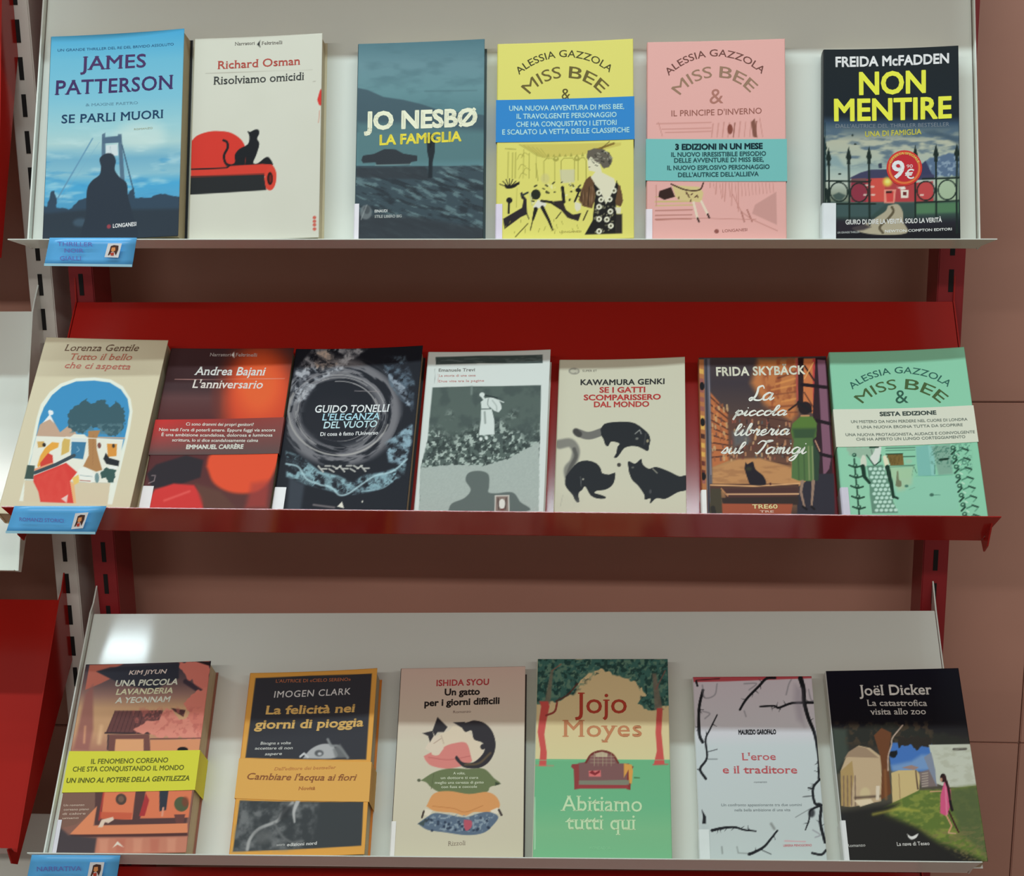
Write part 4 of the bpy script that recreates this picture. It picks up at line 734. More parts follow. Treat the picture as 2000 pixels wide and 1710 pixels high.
A.poly([(990, 720), (1080, 640), (1200, 650), (1245, 720), (1240, 860), (1200, 890), (1000, 890), (975, 800)], (84, 118, 44)); A.poly([(990, 770), (1240, 770), (1220, 880), (1010, 880)], (50, 76, 50), .9, 4); A.poly([(1010, 870), (1200, 870), (1240, 1100), (1225, 1330), (1060, 1320), (985, 1290), (990, 1080)], (80, 112, 60)); A.poly([(1205, 900), (1280, 1050), (1270, 1320), (1225, 1330)], (44, 66, 48))
for x in (1050, 1110, 1160, 1200): A.line([(x, 960), (x + 14, 1310)], 13, (58, 84, 48) if x % 20 else (150, 156, 104), .8, 1.5)
A.ell(1120, 560, 70, 66, (36, 22, 26)); A.line([(1050, 500), (1180, 590)], 30, (28, 24, 28)); A.line([(1080, 640), (1160, 640)], 16, (196, 140, 90)); A.line([(1230, 900), (1280, 1010)], 13, (190, 140, 110)); A.line([(1100, 1330), (1085, 1440), (1125, 1600)], (36, 20), (150, 120, 100)); A.line([(1215, 1330), (1210, 1450), (1200, 1600)], (36, 20), (150, 120, 100)); A.line([(1110, 1600), (1150, 1630)], 24, (24, 16, 20)); A.line([(1200, 1600), (1230, 1630)], 24, (24, 16, 20))
A.line([(150, 1610), (160, 1680)], 50, (40, 36, 34), .8)
A.T('FRIDA SKYBÄCK', 205, 226, 1120, 214, 84, (232, 222, 200), .03, 0, False, 1.05)
sc = (238, 234, 214)
A.SCRIPT('La', 535, 478, 800, 470, 72, 17, sc); A.SCRIPT('piccola', 385, 632, 935, 630, 50, 15, sc); A.SCRIPT('libreria', 375, 838, 965, 832, 58, 15, sc); A.SCRIPT('sul', 240, 1028, 505, 1026, 58, 15, sc); A.SCRIPT('Tamigi', 600, 1028, 1140, 1034, 66, 15, sc)
A.T('TRE60', 570, 1618, 840, 1618, 44, (236, 214, 150), .02); A.T('TRE', 650, 1662, 800, 1662, 22, (220, 190, 170), .02)
A.label = ((1376.5, 955), (216, 214, 208)); A.spine = (140, 80, 50)
build_book(A, 'bookshop scene paperback with a woman in green dress and a black cat')

# 13 mint green cover with white band ------------------------------------------------------
A = Art((1, 0.3581, 0.1404, 0.2086, 0.0132, 0.0128, 0.024, 0.0080, [(1621, 688.5), (1883, 680), (1930, 1004.5), (1648, 1004)]), (134, 202, 166)); A.frame(1560, 580, 3.2273)
missbee(A, 645, 840, 440, 320, .82, (40, 96, 84), (70, 96, 52), None, (-44, 42), (-49, 50), 48, 76); A.T('&', 612, 668, 692, 665, 82, (44, 92, 72))
A.frame(1640, 860, 6.6667); X = (A.X - A.ox) * A.s; Y = (A.Y - A.oy) * A.s
dg = (20, 54, 38); mg = (70, 124, 104)
A.poly([(0, 60), (260, 60), (700, 60), (840, 640), (840, 920), (60, 940), (0, 300)], (140, 204, 168), .8, 5); A.poly([(640, 480), (1540, 480), (1560, 920), (760, 930)], (136, 200, 170)); A.poly([(990, 80), (1160, 60), (1200, 470), (1020, 460)], (118, 184, 172)); A.poly([(1150, 70), (1240, 70), (1250, 470), (1200, 470)], (134, 196, 184))
A.poly([(1200, 80), (1440, 60), (1480, 450), (1290, 460)], (124, 164, 144), .9, 3); n = fbm(X / 22, Y / 22, 9, 3); A.mix(A.polymask([(1200, 80), (1700, 60), (1720, 420), (1200, 300)], 6) * sstep(.52, .62, n), mg, .8)
for y in (90, 120, 205, 320): A.line([(600, y + 4), (980, y)], 14 if y in (90, 205) else 8, dg if y in (205,) else (60, 104, 84), .9)
A.line([(640, 340), (960, 330), (1000, 420)], 9, (70, 120, 96)); A.line([(960, 340), (940, 470)], 6, mg, .7); A.line([(990, 460), (1480, 465)], 6, (90, 160, 140), .8); A.line([(1240, 330), (1240, 440)], 16, mg, .7)
A.poly([(610, 170), (820, 170), (835, 315), (660, 320)], (124, 98, 42)); n = fbm(X / 14, Y / 60, 3); A.mix(A.polymask([(620, 180), (815, 180), (825, 310), (665, 310)], 2) * sstep(.4, .6, n), (96, 76, 30), .7); A.line([(600, 172), (820, 168)], 12, dg)
A.poly([(600, 340), (960, 340), (940, 560), (840, 640), (760, 660)], (176, 196, 150), .6, 6)
A.curve([(725, 580), (735, 510), (745, 400), (760, 400), (770, 500), (800, 530), (800, 590), (760, 600)], (116, 122, 90)); A.ell(870, 590, 26, 18, mg); A.ell(1200, 715, 28, 22, (60, 110, 90)); A.line([(1230, 715), (1310, 722)], 9, mg, .8); A.line([(900, 640), (980, 610)], 9, (110, 160, 130), .7); A.ell(900, 270, 46, 30, (160, 190, 160), .7, 2)
A.poly([(90, 70), (520, 70), (500, 180), (260, 220), (120, 160)], (150, 176, 152), .8, 4, (3, 6, 3))
sk = (206, 210, 190)
A.curve([(270, 240), (300, 180), (340, 210), (345, 320), (275, 330)], sk); A.curve([(560, 200), (600, 190), (640, 300), (590, 330)], (226, 220, 186)); A.curve([(400, 200), (440, 150), (480, 60), (540, 60), (520, 200), (470, 310), (400, 250)], (212, 218, 208)); A.line([(390, 80), (500, 78)], 20, dg); A.line([(410, 110), (420, 170)], 12, (90, 110, 96), .8)
A.line([(350, 180), (450, 320), (530, 260), (535, 180)], 14, dg)
A.poly([(350, 320), (560, 310), (620, 480), (700, 800), (760, 940), (420, 940), (390, 700), (380, 480)], (96, 140, 118))
for r in range(11):
    for k in range(5):
        x = 400 + k * 62 + (r % 2) * 30 + r * 8; y = 360 + r * 54
        if 370 + r * 6 < x < 590 + r * 14: A.ell(x, y, 25, 21, (186, 222, 204))
A.line([(300, 330), (320, 460), (385, 540)], (60, 36), dg); A.line([(620, 340), (670, 560), (700, 730)], (60, 40), dg); A.line([(690, 720), (755, 748)], 30, dg)
for cy in range(0, 6):
    y = 180 + cy * 135; xx = 190 + cy * 12
    A.line([(xx, y + 50), (xx + 8, y + 160)], 22, dg, .9); A.ell(xx, y, 28, 26, (30, 74, 54)); A.ell(xx - 3, y - 4, 12, 10, (140, 190, 160)); A.line([(xx + 6, y + 160), (xx - 70, y + 130)], 22, dg, .9); A.line([(xx + 6, y + 165), (xx + 90, y + 140)], 22, dg, .9)
for cy in range(8):
    y = 100 + cy * 125; xx = 1470 + cy * 22
    A.ell(xx + 10, y + 10, 34, 30, (34, 84, 64)); A.ell(xx + 8, y + 6, 15, 12, (150, 206, 170)); A.line([(xx - 10, y + 90), (xx + 40, y + 40)], 24, dg, .9); A.line([(xx + 130, y + 20), (xx + 210, y + 50)], 22, dg, .9); A.line([(xx + 60, y + 60), (xx + 130, y + 30)], 18, (60, 120, 94), .9); A.line([(xx + 170, y + 100), (xx + 200, y + 70)], 16, (84, 146, 116), .9); A.line([(xx + 90, y + 110), (xx + 60, y + 90)], 14, (220, 236, 214), .7)
A.line([(1310, 260), (1410, 250)], 28, dg)
A.frame(1560, 580, 3.2273); A.layer = 'band'
A.T('SESTA EDIZIONE', 510, 748, 868, 744, 24, (70, 84, 78), .04)
for s_, x0, x1, y in (('UN MISTERO DA NON PERDERE NEL CUORE DI LONDRA', 330, 1065, 792), ('E UNA NUOVA EROINA TUTTA DA SCOPRIRE', 368, 1035, 826), ('UNA NUOVA PROTAGONISTA, AUDACE E COINVOLGENTE', 296, 1112, 874), ('CHE HA APERTO UN LUNGO CORTEGGIAMENTO', 362, 1052, 902)): A.T(s_, x0, y, x1, y - 3, 17, (116, 126, 116), .012)
A.band = ([(1628, 799), (1899, 795), (1910, 867), (1634, 872)], (214, 216, 196)); A.label = ((1656, 950), (188, 184, 196)); A.spine = (140, 196, 166)
build_book(A, 'mint green paperback with a cream white paper band and dark leafy drawing')

# 14 Korean laundry, yellow band --------------------------------------------------------
A = Art((2, -0.4803, 0.1492, 0.2205, 0.0016, 0.0125, 0.030, 0.0054, [(169, 1298), (412, 1293), (364, 1665), (103, 1666)]), (190, 130, 100)); A.frame(100, 1290, 4.5)
X = (A.X - A.ox) * A.s; Y = (A.Y - A.oy) * A.s
A.gradv([(20, (60, 54, 66)), (200, (110, 84, 84)), (300, (156, 116, 104)), (420, (206, 160, 116)), (600, (206, 156, 112)), (780, (176, 120, 96)), (1160, (140, 96, 80)), (1300, (134, 92, 78)), (1700, (150, 100, 86))])
A.poly([(340, 40), (640, 30), (520, 80), (400, 100), (520, 160), (440, 200), (300, 260)], (196, 106, 86)); A.poly([(400, 96), (520, 60), (1120, 30), (1120, 160), (900, 260), (620, 210)], (46, 48, 60), .95, 2)
A.poly([(1120, 20), (1400, 20), (1400, 330), (1300, 300), (1220, 180), (1150, 110)], (214, 118, 102), 1, 1, (4, 8, 4)); A.line([(1180, 190), (1330, 290)], 44, (60, 48, 60), .9, 2); A.poly([(1250, 10), (1400, 60), (1400, 20)], (40, 30, 34))
A.poly([(200, 780), (300, 300), (370, 210), (370, 600), (330, 790)], (156, 96, 88), .85, 4); A.line([(300, 580), (290, 720)], 14, (236, 170, 120), .8, 3); A.line([(440, 580), (420, 720)], 30, (236, 190, 140), .7, 5)
A.poly([(480, 630), (560, 440), (980, 440), (960, 640)], (112, 68, 66)); 
for i in range(12): A.line([(560 + 36 * i, 442), (490 + 38 * i, 628)], 5, (76, 46, 50), .9)
A.line([(475, 635), (870, 640)], 16, (66, 46, 48))
A.poly([(720, 620), (800, 540), (950, 520), (1000, 420), (1060, 420), (1120, 520), (1350, 500), (1320, 700), (1000, 680), (850, 640)], (226, 138, 118), 1, 1, (4, 9, 5)); A.poly([(1050, 420), (1180, 440), (1160, 500), (1080, 450)], (84, 50, 50)); A.poly([(1170, 380), (1300, 260), (1390, 250), (1340, 700), (1240, 560)], (218, 124, 106), 1, 1, (4, 8, 9)); n = fbm(X / 30, Y / 30, 4, 3); A.mix(A.polymask([(720, 420), (1340, 420), (1320, 680), (740, 640)], 6) * sstep(.55, .65, n), (196, 104, 92), .6)
A.line([(870, 690), (1320, 690)], 9, (96, 56, 54)); A.poly([(500, 650), (860, 650), (870, 800), (500, 800)], (120, 74, 66)); A.poly([(565, 690), (810, 690), (810, 800), (555, 800)], (226, 160, 108)); A.poly([(870, 700), (1310, 700), (1300, 800), (870, 800)], (220, 144, 98)); A.ell(1155, 790, 48, 26, (24, 18, 20)); A.line([(500, 655), (495, 780)], 14, (84, 60, 60))
A.poly([(60, 1150), (420, 1150), (400, 1290), (220, 1440), (60, 1480)], (128, 92, 78)); A.poly([(385, 1150), (1240, 1150), (1190, 1440), (380, 1450)], (90, 60, 58))
A.poly([(460, 1150), (740, 1150), (710, 1400), (440, 1390)], (226, 120, 78)); A.poly([(430, 1330), (710, 1340), (700, 1400), (430, 1390)], (206, 92, 60)); A.ell(612, 1220, 48, 50, (84, 66, 58)); A.ell(612, 1218, 26, 28, (120, 90, 72)); A.line([(460, 1160), (420, 1400)], 15, (196, 60, 50), .8)
A.poly([(830, 1150), (1240, 1150), (1210, 1390), (780, 1390)], (224, 118, 76)); A.poly([(830, 1170), (860, 1230), (820, 1370), (770, 1370)], (176, 50, 52)); A.poly([(950, 1150), (1030, 1150), (1010, 1320), (950, 1330)], (52, 56, 66)); A.line([(985, 1300), (975, 1370)], 16, (230, 150, 120)); A.ell(1145, 1270, 64, 66, (84, 92, 62), 1, 1, rot=-.3); A.ell(1180, 1250, 30, 44, (130, 66, 46), .8, 3); A.poly([(1080, 1360), (1180, 1360), (1160, 1450), (1100, 1450)], (110, 66, 60))
A.poly([(160, 1530), (400, 1280), (370, 1450), (1200, 1440), (1200, 1530)], (226, 134, 88)); A.poly([(160, 1530), (1200, 1525), (1200, 1555), (180, 1550)], (84, 50, 48)); A.poly([(50, 1440), (150, 1530), (400, 1560), (380, 1700), (40, 1700)], (70, 62, 66), .95, 4); A.poly([(400, 1560), (1200, 1555), (1200, 1700), (380, 1700)], (206, 128, 100), .9, 3)
for i in range(5): A.poly([(420 + i * 150, 1570), (500 + i * 150, 1570), (490 + i * 150, 1690), (420 + i * 150, 1690)], (190, 106, 84) if i % 2 else (216, 146, 116), .7, 4)
A.poly([(410, 1465), (440, 1400), (480, 1390), (540, 1375), (550, 1400), (500, 1430), (470, 1420), (450, 1465)], (236, 200, 176)); A.poly([(535, 1650), (580, 1590), (635, 1645), (600, 1630), (580, 1620)], (240, 216, 196))
for k, (a, b) in enumerate(((110, 290), (110, 330), (100, 300), (100, 240))): A.T(('Un romanzo', 'coreano pieno', 'di calore', 'umano')[k], a, 1280 + k * 38, b, 1276 + k * 38, 18, (214, 190, 170), .01)
A.T('KIM JIYUN', 680, 126, 1012, 116, 36, (226, 206, 196), .02, .15); A.T('UNA PICCOLA', 560, 226, 1108, 214, 50, (236, 228, 206), .03, .15); A.T('LAVANDERIA', 566, 300, 1066, 290, 48, (236, 220, 180), .03, .15); A.T('A YEONNAM', 560, 374, 1045, 366, 48, (236, 228, 206), .03, .15)
A.layer = 'band'; g = (96, 100, 24)
A.T('IL FENOMENO COREANO', 350, 908, 1025, 900, 42, g, .014); A.T('CHE STA CONQUISTANDO IL MONDO', 190, 976, 1165, 968, 42, g, .014); A.T('UN INNO AL POTERE DELLA GENTILEZZA', 135, 1076, 1215, 1062, 42, g, .02, .12)
A.band = ([(136, 1467), (388, 1467), (378, 1545), (122.5, 1548)], (214, 210, 30)); A.label = ((119, 1601), (200, 198, 204)); A.spine = (150, 100, 84)
build_book(A, 'thick paperback with a bright yellow band over a pink blossom house scene')

# 15 orange framed cover ------------------------------------------------------------------
A = Art((2, -0.2858, 0.1489, 0.2114, 0.0030, 0.0122, 0.026, 0.0100, [(485.3, 1315.6), (737, 1306), (707.6, 1667), (448.4, 1667)]), (226, 160, 58)); A.frame(430, 1280, 4.0714)
A.poly([(265, 185), (700, 160), (1205, 150), (1150, 850), (190, 825)], (56, 56, 62)); A.poly([(150, 1160), (1125, 1185), (1105, 1530), (100, 1555)], (62, 66, 68))
X = (A.X - A.ox) * A.s; Y = (A.Y - A.oy) * A.s; n = fbm(X / 60, Y / 60, 6); A.mix(A.polymask([(150, 1160), (760, 1185), (700, 1540), (100, 1555)], 8) * sstep(.3, .8, n), (128, 130, 130), .8)
A.line([(560, 1180), (480, 1260), (440, 1320), (300, 1380), (230, 1460), (210, 1540)], 24, (170, 170, 168), .9, 2, sm=True); A.line([(600, 1170), (570, 1250), (575, 1330)], (34, 14), (190, 190, 188), .9, 2, sm=True); A.line([(420, 1340), (480, 1440), (560, 1490), (640, 1480)], 16, (110, 112, 112), .9, 3, sm=True); A.ell(330, 1440, 70, 60, (96, 98, 98), .7, 8); A.poly([(480, 1200), (560, 1200), (520, 1300), (450, 1320)], (50, 52, 54), .8, 5)
A.curve([(640, 830), (700, 760), (780, 720), (860, 720), (900, 760), (900, 830)], (176, 176, 176), 1, 1.5); A.line([(620, 815), (650, 790), (680, 820)], 16, (200, 200, 200)); A.line([(840, 680), (870, 730), (930, 740), (1000, 830)], 20, (140, 142, 142), .9, 2, sm=True); A.ell(770, 790, 36, 26, (84, 86, 88), .9, 2); A.ell(775, 795, 16, 12, (200, 200, 200), .9, 2); A.poly([(880, 760), (940, 720), (1010, 830), (900, 830)], (120, 122, 122), .8, 3)
A.T("L'AUTRICE DI «CIELO SERENO»", 425, 220, 1030, 206, 26, (190, 110, 70), .01); A.T('IMOGEN CLARK', 410, 342, 1025, 318, 52, (214, 212, 210), .01, .05, False, 1.1)
oc = (240, 180, 96)
A.T('La felicità nei', 345, 476, 1062, 462, 66, oc, .026, .05, True); A.T('giorni di pioggia', 255, 592, 1130, 580, 68, oc, .026, .05, True)
for s_, x0, x1, y in (('Bisogna a volte', 305, 545, 720), ('accettare di non', 262, 560, 760), ('sapere', 340, 475, 805)): A.T(s_, x0, y, x1, y - 4, 22, (206, 206, 200), .02, .15)
A.T('astoria', 435, 1515, 500, 1512, 18, (200, 200, 196)); A.T('edizioni nord', 515, 1518, 750, 1510, 24, (220, 220, 216), .03)
A.layer = 'band'; bc = (150, 92, 50)
A.T("Dall'editore dei bestseller", 415, 925, 905, 918, 24, (196, 130, 66), 0, .2, True); A.T("Cambiare l'acqua ai fiori", 205, 996, 1072, 1016, 50, bc, .01, .25, True); A.T('Novità', 605, 1082, 738, 1082, 26, (180, 112, 54), .01, .1, True)
A.band = ([(467.5, 1484), (724.5, 1494), (718, 1572), (453, 1561)], (226, 168, 76)); A.spine = (220, 130, 50)
build_book(A, 'orange framed paperback with black and white photo and an ochre paper band')

# 16 cat sleeping on cushions --------------------------------------------------------------
A = Art((2, -0.1106, 0.1423, 0.2176, 0.0078, 0.0152, 0.024, 0.0010, [(785.5, 1306), (1026, 1304), (1023.7, 1664.5), (763.3, 1664.5)]), (212, 200, 172)); A.frame(740, 1280, 4.0719)
X = (A.X - A.ox) * A.s; Y = (A.Y - A.oy) * A.s
A.gradv([(100, (214, 186, 170)), (540, (212, 196, 174)), (700, (210, 200, 176)), (1560, (204, 196, 168))])  # pinkish top is partly the warm shade under the shelf, painted into the print
A.curve([(360, 800), (420, 770), (560, 700), (680, 680), (770, 780), (720, 860), (560, 900), (430, 880), (380, 840)], (220, 130, 120)); A.line([(400, 810), (560, 830), (740, 800)], 7, (190, 96, 92), .7, sm=True)
A.curve([(420, 760), (470, 640), (560, 600), (600, 560), (680, 590), (740, 640), (830, 720), (820, 800), (760, 860), (740, 820), (700, 700), (600, 700), (520, 730), (480, 790), (430, 790)], (222, 204, 176)); A.poly([(370, 740), (430, 640), (480, 640), (520, 740), (480, 790), (440, 780)], (222, 204, 180), 1, 1.5)
ck = (52, 48, 52)
A.curve([(600, 535), (700, 535), (760, 520), (840, 540), (900, 600), (930, 690), (920, 780), (870, 860), (790, 900), (690, 895), (640, 860), (610, 820), (625, 800), (670, 850), (760, 850), (840, 770), (830, 700), (760, 670), (740, 600), (690, 610), (650, 560)], ck, 1, .8, n=4)
A.poly([(595, 535), (690, 530), (660, 575)], ck); A.poly([(430, 600), (470, 490), (550, 570), (520, 610), (470, 610), (450, 640)], ck); A.poly([(350, 618), (430, 600), (440, 640), (410, 690), (395, 640)], ck); A.ell(830, 730, 20, 22, ck); A.line([(440, 700), (500, 660)], 6, (170, 140, 120), .8); A.line([(500, 640), (520, 700)], 10, (200, 180, 156))
A.line([(690, 870), (800, 860), (890, 780)], 16, (110, 90, 60), .8, 2, sm=True)
A.curve([(335, 995), (440, 930), (560, 900), (720, 905), (840, 905), (920, 980), (970, 1025), (890, 1050), (860, 1090), (700, 1110), (500, 1090), (420, 1050), (380, 1010)], (108, 120, 78)); A.line([(420, 1060), (440, 940)], 5, (84, 94, 60), .7); A.ell(322, 992, 14, 12, (90, 94, 70)); A.poly([(930, 1010), (975, 1025), (930, 1040)], (60, 70, 50))
A.curve([(380, 1200), (440, 1100), (560, 1080), (720, 1105), (860, 1090), (940, 1130), (965, 1210), (880, 1250), (760, 1250), (690, 1280), (600, 1255), (450, 1240)], (220, 152, 86)); A.line([(430, 1200), (600, 1220), (690, 1250), (830, 1200)], 6, (190, 120, 60), .8, sm=True); A.poly([(370, 1220), (430, 1235), (400, 1280), (365, 1270)], (226, 214, 190)); A.poly([(890, 1240), (950, 1215), (960, 1260), (920, 1270)], (226, 214, 190)); A.line([(360, 1240), (345, 1290)], 14, (60, 44, 40)); A.line([(960, 1235), (980, 1275)], 18, (70, 60, 56))
A.curve([(310, 1340), (380, 1290), (450, 1255), (560, 1270), (690, 1290), (800, 1260), (880, 1250), (955, 1290), (900, 1370), (830, 1420), (700, 1435), (520, 1410), (390, 1390)], (92, 110, 130)); n = fbm(X / 18, Y / 18, 3, 2); A.mix(A.polymask([(340, 1330), (460, 1265), (930, 1270), (820, 1410), (520, 1400)], 3) * sstep(.52, .6, n), (140, 156, 168), .9)
for i in range(26): A.ell(R(400, 900), R(1290, 1400), 11, 11, (44, 56, 76), .8)
A.poly([(370, 1300), (400, 1305), (385, 1330), (350, 1325)], (60, 70, 80)); A.curve([(680, 1310), (740, 1320), (740, 1370), (700, 1400), (680, 1360)], (186, 84, 100)); A.poly([(310, 1340), (370, 1310), (360, 1360)], (70, 84, 84))
A.T('ISHIDA SYOU', 462, 246, 878, 240, 46, (204, 76, 78), .03, 0, False, 1.05); A.T('Un gatto', 526, 320, 806, 316, 50, (58, 48, 46), .034); A.T('per i giorni difficili', 366, 404, 962, 390, 50, (56, 48, 46), .034); A.T('Romanzo', 595, 462, 735, 458, 20, (120, 96, 88)); A.T('Rizzoli', 552, 1520, 692, 1514, 36, (150, 136, 118), 0, 0, True)
for s_, x0, x1, y in (('A volte,', 595, 690, 948), ('un dottore ti cura', 495, 795, 984), ('meglio una carezza di gatto', 448, 838, 1022), ('con fusa e coccole', 500, 785, 1056)): A.T(s_, x0, y, x1, y, 20, (214, 220, 190), .015)
A.label = ((771, 1604), (214, 210, 204)); A.spine = (60, 52, 50)
build_book(A, 'beige paperback with shade-tinted pink top, cat curled on a stack of coloured cushions')

# 17 green and cream, red trees and bench --------------------------------------------------
A = Art((2, 0.0421, 0.1468, 0.2273, 0.0082, -0.0026, 0.027, 0.0006, [(1050, 1287.6), (1304, 1287), (1311.7, 1665), (1041, 1665)]), (220, 206, 150)); A.frame(1020, 1270, 3.9774)
A.gradv([(60, (222, 196, 142)), (520, (222, 200, 146)), (850, (218, 206, 150)), (852, (104, 182, 128)), (1200, (104, 184, 132)), (1400, (120, 188, 134)), (1580, (116, 186, 134))])
X = (A.X - A.ox) * A.s; Y = (A.Y - A.oy) * A.s
gn = (62, 110, 100)
A.poly([(80, 60), (1160, 60), (1160, 440), (1030, 450), (960, 470), (900, 410), (960, 340), (890, 240), (800, 220), (700, 180), (620, 150), (520, 180), (460, 230), (400, 340), (280, 400), (180, 410), (80, 420)], gn, 1, 1.2, (4, 7, 6))
n = fbm(X / 24, Y / 24, 8, 3); mk = A.polymask([(80, 60), (1160, 60), (1160, 440), (960, 460), (890, 240), (620, 150), (400, 340), (80, 420)], 4, (4, 7, 6)); A.mix(mk * sstep(.5, .6, n), (112, 146, 120), .7); n = fbm(X / 26, Y / 26, 18, 3); A.mix(mk * sstep(.54, .62, n), (34, 66, 62), .8)
A.poly([(170, 420), (220, 160), (240, 160), (215, 420)], (128, 116, 96), .8, 2); A.poly([(1030, 460), (1010, 180), (1040, 180), (1090, 460)], (128, 112, 96), .8, 2); A.line([(230, 160), (300, 110)], 8, (170, 96, 76), .7); A.line([(1040, 300), (1110, 160)], 9, (150, 90, 80), .7); A.line([(430, 260), (350, 350), (260, 400)], 12, (96, 52, 44), .9, sm=True)
rd = (208, 82, 74)
A.poly([(145, 440), (130, 400), (200, 400), (210, 440), (185, 560), (170, 660), (190, 800), (185, 905), (130, 905), (140, 780), (118, 640), (130, 540)], rd); A.line([(185, 510), (250, 480), (270, 410)], 15, (150, 60, 52), sm=True); A.poly([(1045, 450), (1090, 450), (1080, 640), (1095, 800), (1105, 885), (1020, 890), (1045, 780), (1035, 640)], rd); A.line([(90, 900), (240, 902)], 9, (226, 120, 100), .6, 2); A.line([(1015, 888), (1130, 885)], 8, (196, 90, 80))
A.line([(85, 860), (1140, 850)], 6, (130, 200, 146), .6)
be = (132, 84, 84)
A.poly([(435, 880), (500, 870), (540, 810), (620, 780), (700, 810), (745, 880), (830, 880), (840, 1010), (440, 1020)], be, .95); A.line([(495, 875), (540, 810), (620, 785), (700, 810), (745, 875)], 16, (120, 50, 40), sm=True)
for x in (560, 590, 625, 655, 690): A.line([(x, 800), (x, 900)], 5, (170, 150, 120), .8)
for y in (825, 850, 875): A.line([(530, y), (720, y)], 5, (190, 180, 140), .7)
A.poly([(565, 805), (620, 790), (665, 805), (660, 830), (570, 830)], (212, 204, 160), .7); A.poly([(385, 890), (440, 885), (445, 1080), (405, 1085), (400, 930), (380, 910)], (150, 60, 58)); A.poly([(820, 885), (865, 905), (850, 930), (840, 1085), (810, 1080)], (140, 54, 46)); A.poly([(790, 880), (850, 890), (860, 940), (850, 1040), (830, 1030), (825, 930), (790, 990)], (222, 158, 62)); A.poly([(430, 1045), (820, 1045), (825, 1075), (430, 1078)], (160, 60, 62)); A.poly([(440, 1015), (830, 1010), (830, 1045), (440, 1048)], (130, 130, 110)); A.poly([(515, 940), (610, 935), (612, 985), (520, 985)], (222, 112, 110)); A.poly([(520, 955), (545, 935), (565, 955), (600, 935), (605, 950), (565, 975)], (140, 40, 46)); A.line([(870, 990), (910, 992)], 9, (70, 120, 70)); A.line([(620, 700), (640, 712)], 9, (150, 80, 50))
A.T('Jojo', 410, 492, 812, 490, 160, (182, 62, 42), .004, 0, True); A.T('Moyes', 312, 676, 928, 672, 130, (200, 130, 84), .004, 0, True, 1.05)
tg = (196, 232, 176)
A.T('Abitiamo', 298, 1252, 930, 1252, 118, tg, .004, 0, True); A.T('tutti qui', 335, 1396, 880, 1394, 118, tg, .004, 0, True); A.T('MONDADORI', 525, 1548, 690, 1546, 20, (140, 208, 156), .01)
A.line([(96, 1150), (98, 1550)], 8, (190, 226, 190), .8); A.spine = (196, 200, 176)
build_book(A, 'cream and green paperback, red tree trunks and a small bench between them')

# 18 white cover with black twigs ------------------------------------------------------------
A = Art((2, 0.2189, 0.1317, 0.2083, 0.0083, 0.0068, 0.021, 0.0000, [(1355, 1322), (1585, 1322), (1616.5, 1671), (1368, 1671)]), (196, 206, 204)); A.frame(1330, 1290, 4.171)
X = (A.X - A.ox) * A.s; Y = (A.Y - A.oy) * A.s
A.gradv([(100, (214, 204, 212)), (600, (208, 208, 212)), (700, (198, 208, 208)), (1600, (190, 202, 198))])
A.poly([(100, 130), (1070, 125), (1070, 150), (400, 170), (110, 175)], (190, 76, 84)); A.line([(130, 160), (320, 148)], 9, (60, 30, 34), .8); A.line([(130, 170), (140, 205)], 16, BLK)
tw_ = (30, 32, 36)
def twig(pts, w0, w1, thorns=6):
    A.line(pts, (w0, w1), tw_, 1, .8, sm=True); q = catmull(pts)
    for k in range(thorns):
        i = int(R(2, len(q) - 2)); a = R(0, 6.28); A.line([tuple(q[i]), (q[i][0] + 40 * math.cos(a), q[i][1] + 40 * math.sin(a))], (9, 2), tw_, .8)
twig([(770, 145), (700, 150), (640, 210), (560, 290), (520, 340), (485, 400)], 22, 18, 7); twig([(975, 150), (1000, 240), (1005, 340), (1040, 470), (1085, 580), (1110, 690), (1125, 830), (1125, 960)], 40, 16, 10); twig([(650, 375), (760, 370), (800, 385), (900, 350), (1000, 345), (1075, 345)], 14, 22, 9)
twig([(185, 240), (160, 340), (150, 440), (155, 600), (180, 660)], 22, 26, 5); twig([(300, 440), (240, 560), (205, 640), (215, 790), (160, 880), (205, 960)], 10, 22, 6); A.line([(225, 740), (300, 720)], 7, tw_, .7); A.line([(225, 800), (300, 800)], 6, tw_, .6)
twig([(1135, 965), (1080, 1040), (1095, 1160), (1145, 1180), (1140, 1320), (1180, 1480)], 18, 26, 8); twig([(1150, 1175), (1060, 1220), (1050, 1290), (1020, 1380)], 20, 8, 6); A.ell(1070, 1240, 26, 36, tw_, .8, 3); A.line([(1040, 1035), (1085, 1042)], 10, tw_); A.line([(1000, 1108), (1090, 1100)], 8, tw_, .7); A.line([(940, 1275), (1050, 1210)], 6, (96, 100, 100), .7)
twig([(255, 1385), (340, 1365), (440, 1358), (520, 1380), (615, 1390)], 24, 12, 9); twig([(790, 1385), (740, 1450), (680, 1520), (600, 1565), (560, 1580)], 14, 26, 6); A.line([(740, 1330), (765, 1370)], 18, (110, 112, 108), .7, 3); A.line([(650, 1540), (740, 1580)], 7, tw_, .8)
A.poly([(170, 1210), (205, 1270), (205, 1330), (175, 1330), (180, 1270)], tw_); A.line([(1075, 1570), (1150, 1582), (1190, 1545)], 20, tw_, .95, sm=True); A.line([(335, 1520), (340, 1575)], 9, (110, 116, 112), .7, 2); A.line([(460, 1520), (470, 1570), (550, 1575)], 7, (110, 116, 112), .7, 2)
